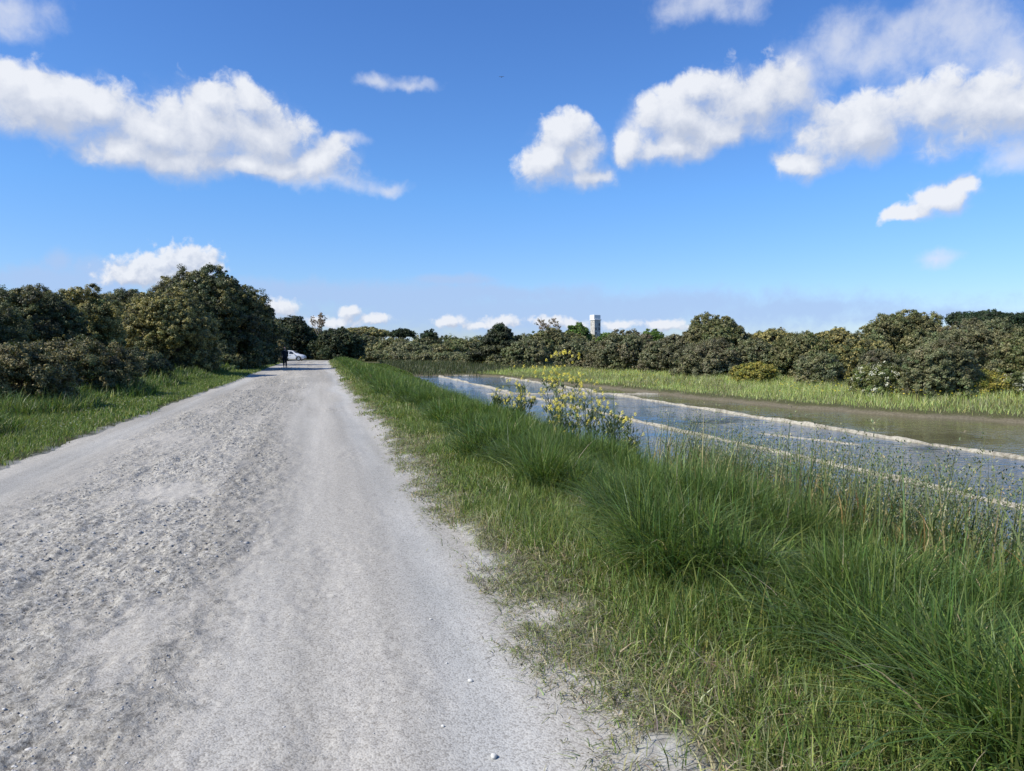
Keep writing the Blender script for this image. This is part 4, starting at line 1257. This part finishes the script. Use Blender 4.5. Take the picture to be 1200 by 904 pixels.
# ------------------------------------------------------------------ car
def car():
    zf = 97
    fx, fy = at(358, zf)
    hd = R(-14)
    Lh = 2.05
    Lh *= .92; cx, cy = fx - math.cos(hd) * Lh, fy - math.sin(hd) * Lh
    root = empty('parked_car', (cx, cy, .03), 'white hatchback parked across the far end of the track', 'car', rz=hd); root.scale = (.92, .92, .92)
    M_P = plain('white_car_paint', (.66, .67, .68), .25, spec=.6, noise=.02)  # white dimmed evenly: the shade over the car is put into the paint colour
    M_G = plain('dark_car_glass', (.02, .025, .03), .06, spec=.7)
    M_B = plain('black_car_trim', (.02, .02, .022), .5)
    M_R = plain('alloy_rim', (.45, .46, .47), .35, metal=.7)
    M_L = plain('headlight_glass', (.75, .78, .8), .1, spec=.8)
    M_T = plain('red_light_glass', (.35, .01, .01), .15, spec=.7)
    # stations: x, half width, bottom, sill, belt, top, top half width
    ST = [(-2.03, .70, .32, .5, .86, .93, .56), (-1.90, .79, .24, .5, .93, 1.22, .60), (-1.55, .84, .20, .5, .96, 1.42, .62), (-.9, .86, .19, .5, .95, 1.49, .63),
          (-.1, .86, .19, .5, .93, 1.48, .63), (.45, .86, .19, .5, .92, 1.36, .62), (1.02, .85, .19, .5, .92, .98, .66), (1.55, .83, .21, .5, .84, .88, .62), (1.88, .77, .23, .48, .70, .76, .55), (2.05, .64, .27, .44, .56, .62, .45)]
    bm = bmesh.new(); rings = []
    for (x, w_, zb, zs, zt, top, tw) in ST:
        pts = [(w_ * .88, zb), (w_, zs), (w_ * .985, zt), (tw, top)]
        full = pts + [(-a, b) for a, b in pts[::-1]]
        rings.append([bm.verts.new((x, a, b)) for a, b in full])
    for a, b in zip(rings, rings[1:]):
        for k in range(8): bm.faces.new((a[k], a[(k + 1) % 8], b[(k + 1) % 8], b[k]))
    bm.faces.new(rings[0]); bm.faces.new(rings[-1][::-1])
    body = bm_obj('body', bm, M_P, root)
    bv = body.modifiers.new('bev', 'BEVEL'); bv.width = .05; bv.segments = 3
    def quad(name, pts, mat, parent, th=.012):
        """thin solid patch through four or more corner points (counter-clockwise from outside)"""
        P = [Vector(p) for p in pts]; n = (P[1] - P[0]).cross(P[2] - P[0]).normalized()
        b_ = bmesh.new()
        A = [b_.verts.new(p + n * th) for p in P]; B = [b_.verts.new(p - n * .03) for p in P]
        b_.faces.new(A); b_.faces.new(B[::-1])
        for i in range(len(P)):
            j = (i + 1) % len(P); b_.faces.new((A[i], B[i], B[j], A[j]))
        return bm_obj(name, b_, mat, parent, False)
    def side(s, x, f):
        """point on the greenhouse side: f = 0 belt, 1 roof edge"""
        xs = [q[0] for q in ST]
        g_ = lambda c: float(np.interp(x, xs, [q[c] for q in ST]))
        w0, z0, w1, z1 = g_(1) * .985, g_(4), g_(6), g_(5)
        return (x, s * (w0 + (w1 - w0) * f), z0 + (z1 - z0) * f)
    for s in (-1, 1):
        for x0, x1, x2, x3 in ((-1.62, -.95, -.95, -1.35), (-.86, -.12, -.12, -.86), (-.03, .84, .34, -.03)):
            p = [side(s, x0, .08), side(s, x1, .08), side(s, x2, .86), side(s, x3, .86)]
            quad('side_window', p if s < 0 else p[::-1], M_G, root)
        for x0, x1 in ((-.9, -.08), (-.04, .92)):
            xs = [q[0] for q in ST]; w_ = .862
            p = [(x0, s * w_ * .985, .30), (x1, s * w_ * .985, .30), (x1, s * w_, .55), (x1, s * w_ * .99, .88), (x0, s * w_ * .99, .88), (x0, s * w_, .55)]
            d = quad('door', p if s < 0 else p[::-1], M_P, root, .006)
            hb = bmesh.new(); bmesh.ops.create_cube(hb, size=1, matrix=Matrix.Translation((x0 + .14, s * (w_ + .02), .80)) @ Matrix.Diagonal((.16, .03, .03, 1)))
            bm_obj('handle', hb, M_B, d)
        mb = bmesh.new(); bmesh.ops.create_uvsphere(mb, u_segments=14, v_segments=8, radius=1, matrix=Matrix.Translation((.72, s * .98, 1.0)) @ Matrix.Diagonal((.08, .12, .075, 1)))
        bm_obj('mirror', mb, M_P, root)
        hb = bmesh.new(); bmesh.ops.create_uvsphere(hb, u_segments=16, v_segments=10, radius=1, matrix=Matrix.Translation((1.84, s * .56, .645)) @ Matrix.Diagonal((.17, .19, .085, 1)))
        bm_obj('headlight', hb, M_L, root)
        hb = bmesh.new(); bmesh.ops.create_uvsphere(hb, u_segments=16, v_segments=10, radius=1, matrix=Matrix.Translation((-1.95, s * .62, .82)) @ Matrix.Diagonal((.09, .13, .14, 1)))
        bm_obj('tail_light', hb, M_T, root)
        for x0 in (-1.28, 1.30):
            w0 = bpy.data.objects.new('wheel', None); w0.location = (x0, s * .76, .31); link(w0, root)
            tb = bmesh.new()
            prof = [(.20, -.09), (.27, -.105), (.305, -.085), (.31, 0), (.305, .085), (.27, .105), (.20, .09)]
            rr = []
            for k in range(28):
                a = k * 2 * math.pi / 28
                rr.append([tb.verts.new((math.cos(a) * q, h, math.sin(a) * q)) for q, h in prof])
            for k in range(28):
                for j in range(6): tb.faces.new((rr[k][j], rr[k][j + 1], rr[(k + 1) % 28][j + 1], rr[(k + 1) % 28][j]))
            bm_obj('tyre', tb, M_B, w0)
            rb = bmesh.new()
            bmesh.ops.create_cone(rb, cap_ends=True, segments=28, radius1=.205, radius2=.205, depth=.05, matrix=Matrix.Translation((0, s * .045, 0)) @ Matrix.Rotation(R(90), 4, 'X'))
            for k in range(5):
                bmesh.ops.create_cube(rb, size=1, matrix=Matrix.Rotation(k * 2 * math.pi / 5, 4, 'Y') @ Matrix.Translation((.1, s * .078, 0)) @ Matrix.Diagonal((.19, .02, .05, 1)))
            bm_obj('rim', rb, M_R, w0, False)
            # dark wheel arch ring
            ab = bmesh.new(); q0 = []
            for k in range(17):
                a = -.25 + k * (math.pi + .5) / 16
                q0.append([ab.verts.new((x0 + math.cos(a) * q, s * h, .31 + math.sin(a) * q)) for q, h in ((.335, .80), (.335, .872), (.385, .872), (.385, .80))])
            for a, b in zip(q0, q0[1:]):
                for j in range(4): ab.faces.new((a[j], a[(j + 1) % 4], b[(j + 1) % 4], b[j]))
            bm_obj('wheel_arch', ab, M_B, root)
    quad('windscreen', [(1.0, -.64, .985), (1.0, .64, .985), (.50, .57, 1.345), (.50, -.57, 1.345)], M_G, root)
    quad('rear_window', [(-1.93, .55, 1.17), (-1.93, -.55, 1.17), (-1.60, -.55, 1.40), (-1.60, .55, 1.40)][::-1][::-1], M_G, root)
    bb = bmesh.new(); bmesh.ops.create_cube(bb, size=1, matrix=Matrix.Translation((1.99, 0, .36)) @ Matrix.Diagonal((.20, 1.25, .18, 1)))
    bmesh.ops.bevel(bb, geom=bb.edges[:], offset=.05, segments=3, affect='EDGES'); bm_obj('bumper', bb, M_B, root)
car()

# ------------------------------------------------------------------ sun, sky, clouds
SUN_AZ, SUN_EL = R(-101), R(45)       # azimuth clockwise from +Y
sd = bpy.data.lights.new('sun', 'SUN'); sd.energy = 4.6; sd.angle = R(.53); sd.color = (1, .935, .82)
so = bpy.data.objects.new('sun', sd); link(so)
sv = Vector((math.sin(SUN_AZ) * math.cos(SUN_EL), math.cos(SUN_AZ) * math.cos(SUN_EL), math.sin(SUN_EL)))
so.rotation_euler = sv.to_track_quat('Z', 'Y').to_euler()
so.location = sv * 50

fw = Vector((SP * math.cos(PITCH), CP * math.cos(PITCH), -math.sin(PITCH)))
rt = Vector((CP, -SP, 0)); up_ = rt.cross(fw)


def azel(px, py):
    d = (fw * F + rt * (px - 600) + up_ * (452 - py)).normalized()
    return math.atan2(d.x, d.y), math.asin(d.z)


SOLID = [(45, 118, 90, 46), (5, 108, 70, 42), (105, 128, 42, 36), (180, 160, 68, 38), (245, 148, 78, 50), (312, 158, 62, 44), (368, 188, 44, 26), (155, 176, 56, 22), (205, 182, 80, 17), (285, 190, 84, 15), (345, 196, 56, 14), (58, 132, 84, 32), (238, 112, 26, 18), (300, 124, 38, 20),
         (640, 186, 37, 36), (658, 155, 28, 26), (692, 204, 30, 16), (676, 180, 30, 26),
         (800, 140, 58, 42), (822, 102, 20, 18), (876, 112, 66, 40), (790, 172, 60, 16), (850, 150, 60, 22),  (738, 168, 20, 22),
         (940, 188, 34, 20), (1002, 152, 74, 38), (1085, 134, 78, 42), (1165, 124, 72, 42), (1215, 112, 50, 40),
         (1062, 256, 34, 13), (1106, 236, 36, 20), (1130, 216, 26, 16)]
WISP = [(10, 14, 58, 30), (398, 168, 26, 9), (450, 212, 32, 9), (436, 90, 24, 9), (480, 99, 32, 8), (826, 4, 60, 26), (985, 58, 62, 42), (1068, 56, 66, 46), (1140, 34, 80, 62), (1190, 64, 60, 54), (1030, 70, 60, 30), (930, 92, 50, 30),
        (1190, 180, 44, 22), (1098, 311, 30, 12), (385, 210, 60, 14), (745, 150, 24, 26)]
LOW = [(212, 306, 50, 24), (180, 318, 52, 24), (244, 312, 24, 20), (150, 322, 40, 18), (330, 362, 24, 14), (410, 366, 18, 9), (440, 375, 24, 7), (385, 378, 36, 8), (525, 377, 20, 9), (585, 378, 30, 9), (560, 382, 20, 6), (645, 377, 24, 8), (670, 380, 26, 7), (725, 381, 28, 7), (775, 380, 32, 8), (820, 383, 30, 6)]
LWISP = [(66, 308, 20, 15), (110, 318, 40, 18), (60, 330, 100, 18), (120, 330, 70, 16), (640, 368, 430, 26), (380, 345, 150, 16), (560, 345, 150, 12), (760, 358, 190, 16), (930, 362, 150, 14), (530, 330, 50, 8), (470, 352, 150, 14), (1080, 372, 140, 10)]

W = bpy.data.worlds.new('World'); sc.world = W; W.use_nodes = True
nt = W.node_tree; nt.nodes.clear(); L = nt.links.new
out = N(nt, 'ShaderNodeOutputWorld'); bg = N(nt, 'ShaderNodeBackground'); L(bg.outputs[0], out.inputs['Surface'])
bg.inputs['Strength'].default_value = .1


def MT(t, op, a, b=None, c=None, clamp=False):
    n = N(t, 'ShaderNodeMath', operation=op); n.use_clamp = clamp
    for i, v in enumerate((a, b, c)):
        if v is None: continue
        if isinstance(v, (int, float)): n.inputs[i].default_value = v
        else: t.links.new(v, n.inputs[i])
    return n.outputs[0]


def cloud_group(name, blobs, scale, warp, amp, puff):
    """cloud thickness over sky directions: input (azimuth, elevation), output about 0 at the edge, 1 in the middle"""
    gt = bpy.data.node_groups.new(name, 'ShaderNodeTree')
    gt.interface.new_socket('P', in_out='INPUT', socket_type='NodeSocketVector')
    gt.interface.new_socket('D', in_out='OUTPUT', socket_type='NodeSocketFloat')
    gi = N(gt, 'NodeGroupInput'); go = N(gt, 'NodeGroupOutput'); l = gt.links.new
    nw = N(gt, 'ShaderNodeTexNoise', i_Scale=scale, i_Detail=5, i_Roughness=.55); nw.noise_dimensions = '2D'
    l(gi.outputs[0], nw.inputs['Vector'])
    vs_ = N(gt, 'ShaderNodeVectorMath', operation='SUBTRACT'); l(nw.outputs['Color'], vs_.inputs[0]); vs_.inputs[1].default_value = (.5, .5, .5)
    vm = N(gt, 'ShaderNodeVectorMath', operation='MULTIPLY'); l(vs_.outputs[0], vm.inputs[0]); vm.inputs[1].default_value = (warp, warp, 0)
    va = N(gt, 'ShaderNodeVectorMath', operation='ADD'); l(gi.outputs[0], va.inputs[0]); l(vm.outputs[0], va.inputs[1])
    acc = None
    for (px, py, rx, ry) in blobs:
        a0, e0 = azel(px, py); a1, _ = azel(px + rx, py); _, e1 = azel(px, py - ry)
        ra = abs(a1 - a0); re = abs(e1 - e0)
        s = N(gt, 'ShaderNodeVectorMath', operation='SUBTRACT'); l(va.outputs[0], s.inputs[0]); s.inputs[1].default_value = (a0, e0, 0)
        m = N(gt, 'ShaderNodeVectorMath', operation='MULTIPLY'); l(s.outputs[0], m.inputs[0]); m.inputs[1].default_value = (1 / ra, 1 / re, 0)
        q = N(gt, 'ShaderNodeVectorMath', operation='LENGTH'); l(m.outputs[0], q.inputs[0])
        acc = q.outputs['Value'] if acc is None else MT(gt, 'SMOOTH_MIN', acc, q.outputs['Value'], .5)
    D = MT(gt, 'SUBTRACT', 1, acc)
    nd = N(gt, 'ShaderNodeTexNoise', i_Scale=scale * 1.7, i_Detail=9, i_Roughness=.6); nd.noise_dimensions = '2D'
    l(gi.outputs[0], nd.inputs['Vector'])
    D = MT(gt, 'ADD', D, MT(gt, 'MULTIPLY_ADD', nd.outputs['Fac'], 2 * amp, -amp))
    if puff:
        vo = N(gt, 'ShaderNodeTexVoronoi', feature='SMOOTH_F1', i_Scale=scale * 3.2, i_Smoothness=.4); vo.voronoi_dimensions = '2D'
        vp = N(gt, 'ShaderNodeVectorMath', operation='MULTIPLY_ADD'); l(vs_.outputs[0], vp.inputs[0]); vp.inputs[1].default_value = (.03, .03, 0); l(gi.outputs[0], vp.inputs[2])
        l(vp.outputs[0], vo.inputs['Vector'])
        D = MT(gt, 'ADD', D, MT(gt, 'MULTIPLY_ADD', vo.outputs['Distance'], -puff, puff * .45))
    nf = N(gt, 'ShaderNodeTexNoise', i_Scale=scale * 6.5, i_Detail=7, i_Roughness=.62, i_Distortion=.4); nf.noise_dimensions = '2D'
    l(gi.outputs[0], nf.inputs['Vector'])
    D = MT(gt, 'ADD', D, MT(gt, 'MULTIPLY_ADD', nf.outputs['Fac'], .56, -.28))
    l(D, go.inputs[0])
    return gt


tc = N(nt, 'ShaderNodeTexCoord')
nrm = N(nt, 'ShaderNodeVectorMath', operation='NORMALIZE'); L(tc.outputs['Generated'], nrm.inputs[0])
sx = N(nt, 'ShaderNodeSeparateXYZ'); L(nrm.outputs[0], sx.inputs[0])
az = MT(nt, 'ARCTAN2', sx.outputs[0], sx.outputs[1]); ele = MT(nt, 'ARCSINE', sx.outputs[2])
pc = N(nt, 'ShaderNodeCombineXYZ'); L(az, pc.inputs[0]); L(ele, pc.inputs[1])

sky = N(nt, 'ShaderNodeTexSky', sky_type='NISHITA'); sky.sun_disc = False
sky.sun_elevation = SUN_EL; sky.sun_rotation = SUN_AZ; sky.air_density = 1.0; sky.dust_density = .3; sky.ozone_density = 3.0; sky.altitude = 0
SKY_TINT = N(nt, 'ShaderNodeMix', data_type='RGBA', blend_type='MULTIPLY'); SKY_TINT.inputs['Factor'].default_value = 1
L(sky.outputs[0], SKY_TINT.inputs['A'])
tr_ = N(nt, 'ShaderNodeValToRGB'); e_ = tr_.color_ramp.elements
e_[0].position = .03; e_[0].color = (.74, .88, 1.22, 1); e_[1].position = .42; e_[1].color = (.56, .90, 1.38, 1)
e_ = tr_.color_ramp.elements.new(.20); e_.color = (.64, .99, 1.40, 1)
L(ele, tr_.inputs['Fac']); L(tr_.outputs[0], SKY_TINT.inputs['B'])


def grp(g, vec):
    n = N(nt, 'ShaderNodeGroup'); n.node_tree = g; L(vec, n.inputs[0]); return n.outputs[0]


def shift(dx, dy):
    n = N(nt, 'ShaderNodeVectorMath', operation='ADD'); L(pc.outputs[0], n.inputs[0]); n.inputs[1].default_value = (dx, dy, 0); return n.outputs[0]


def smooth(v, a, b, lo=0, hi=1):
    n = N(nt, 'ShaderNodeMapRange', interpolation_type='SMOOTHSTEP')
    n.inputs['From Min'].default_value = a; n.inputs['From Max'].default_value = b; n.inputs['To Min'].default_value = lo; n.inputs['To Max'].default_value = hi
    L(v, n.inputs['Value']); return n.outputs[0]


gS = cloud_group('cumulus_field', SOLID, 9, .052, .42, .42)
gW = cloud_group('wisp_field', WISP, 9, .06, .8, .25)
gL = cloud_group('low_cumulus_field', LOW, 26, .014, .35, .5)
gV = cloud_group('low_veil_field', LWISP, 14, .02, .5, .0)
S0 = grp(gS, pc.outputs[0]); S1 = grp(gS, shift(-.012, .022))
L0 = grp(gL, pc.outputs[0]); L1 = grp(gL, shift(-.005, .009))
W0 = grp(gW, pc.outputs[0]); V0 = grp(gV, pc.outputs[0])
CL_HI, CL_LO = (6.8, 7.0, 7.45), (4.2, 4.65, 5.7)


def cloud_col(d0, d1, k, off):
    f = MT(nt, 'MULTIPLY_ADD', MT(nt, 'SUBTRACT', d0, d1), k, off, clamp=True)
    n = N(nt, 'ShaderNodeMix', data_type='RGBA'); n.inputs['A'].default_value = (*CL_LO, 1); n.inputs['B'].default_value = (*CL_HI, 1)
    L(f, n.inputs['Factor']); return n.outputs['Result']


def cloud_mask(d0, d1):
    f = MT(nt, 'MULTIPLY_ADD', MT(nt, 'SUBTRACT', d0, d1), 1.6, .35, clamp=True)     # crisp on the sunny rim, soft below
    a_, b_ = smooth(d0, -.38, .75), smooth(d0, -.16, .30)
    n = N(nt, 'ShaderNodeMix', data_type='FLOAT'); L(f, n.inputs['Factor']); L(a_, n.inputs['A']); L(b_, n.inputs['B'])
    return MT(nt, 'MULTIPLY', n.outputs['Result'], .97)


def over(base, colr, fac):
    n = N(nt, 'ShaderNodeMix', data_type='RGBA'); L(base, n.inputs['A']); L(fac, n.inputs['Factor'])
    if isinstance(colr, tuple): n.inputs['B'].default_value = (*colr, 1)
    else: L(colr, n.inputs['B'])
    return n.outputs['Result']


c = SKY_TINT.outputs['Result']
c = over(c, (3.3, 4.6, 7.0), smooth(V0, -.45, .7, 0, .84))
c = over(c, cloud_col(L0, L1, 1.1, .50), smooth(L0, -.1, .55, 0, .92))
c = over(c, (5.9, 6.2, 7.0), smooth(W0, -.40, 1.15, 0, .74))
c = over(c, cloud_col(S0, S1, 1.0, .29), cloud_mask(S0, S1))
L(c, bg.inputs['Color'])
W.cycles.sampling_method = 'MANUAL'
W.cycles.sample_map_resolution = 512

# ------------------------------------------------------------------ render settings
sc.render.engine = 'CYCLES'
sc.view_settings.view_transform = 'Standard'
sc.view_settings.look = 'None'
sc.view_settings.exposure = 0.35
sc.view_settings.gamma = 1
sc.view_settings.use_curve_mapping = False
sc.cycles.use_denoising = True
sc.cycles.max_bounces = 6
sc.cycles.diffuse_bounces = 3
sc.cycles.glossy_bounces = 2
sc.cycles.transmission_bounces = 4
sc.cycles.sample_clamp_indirect = 5
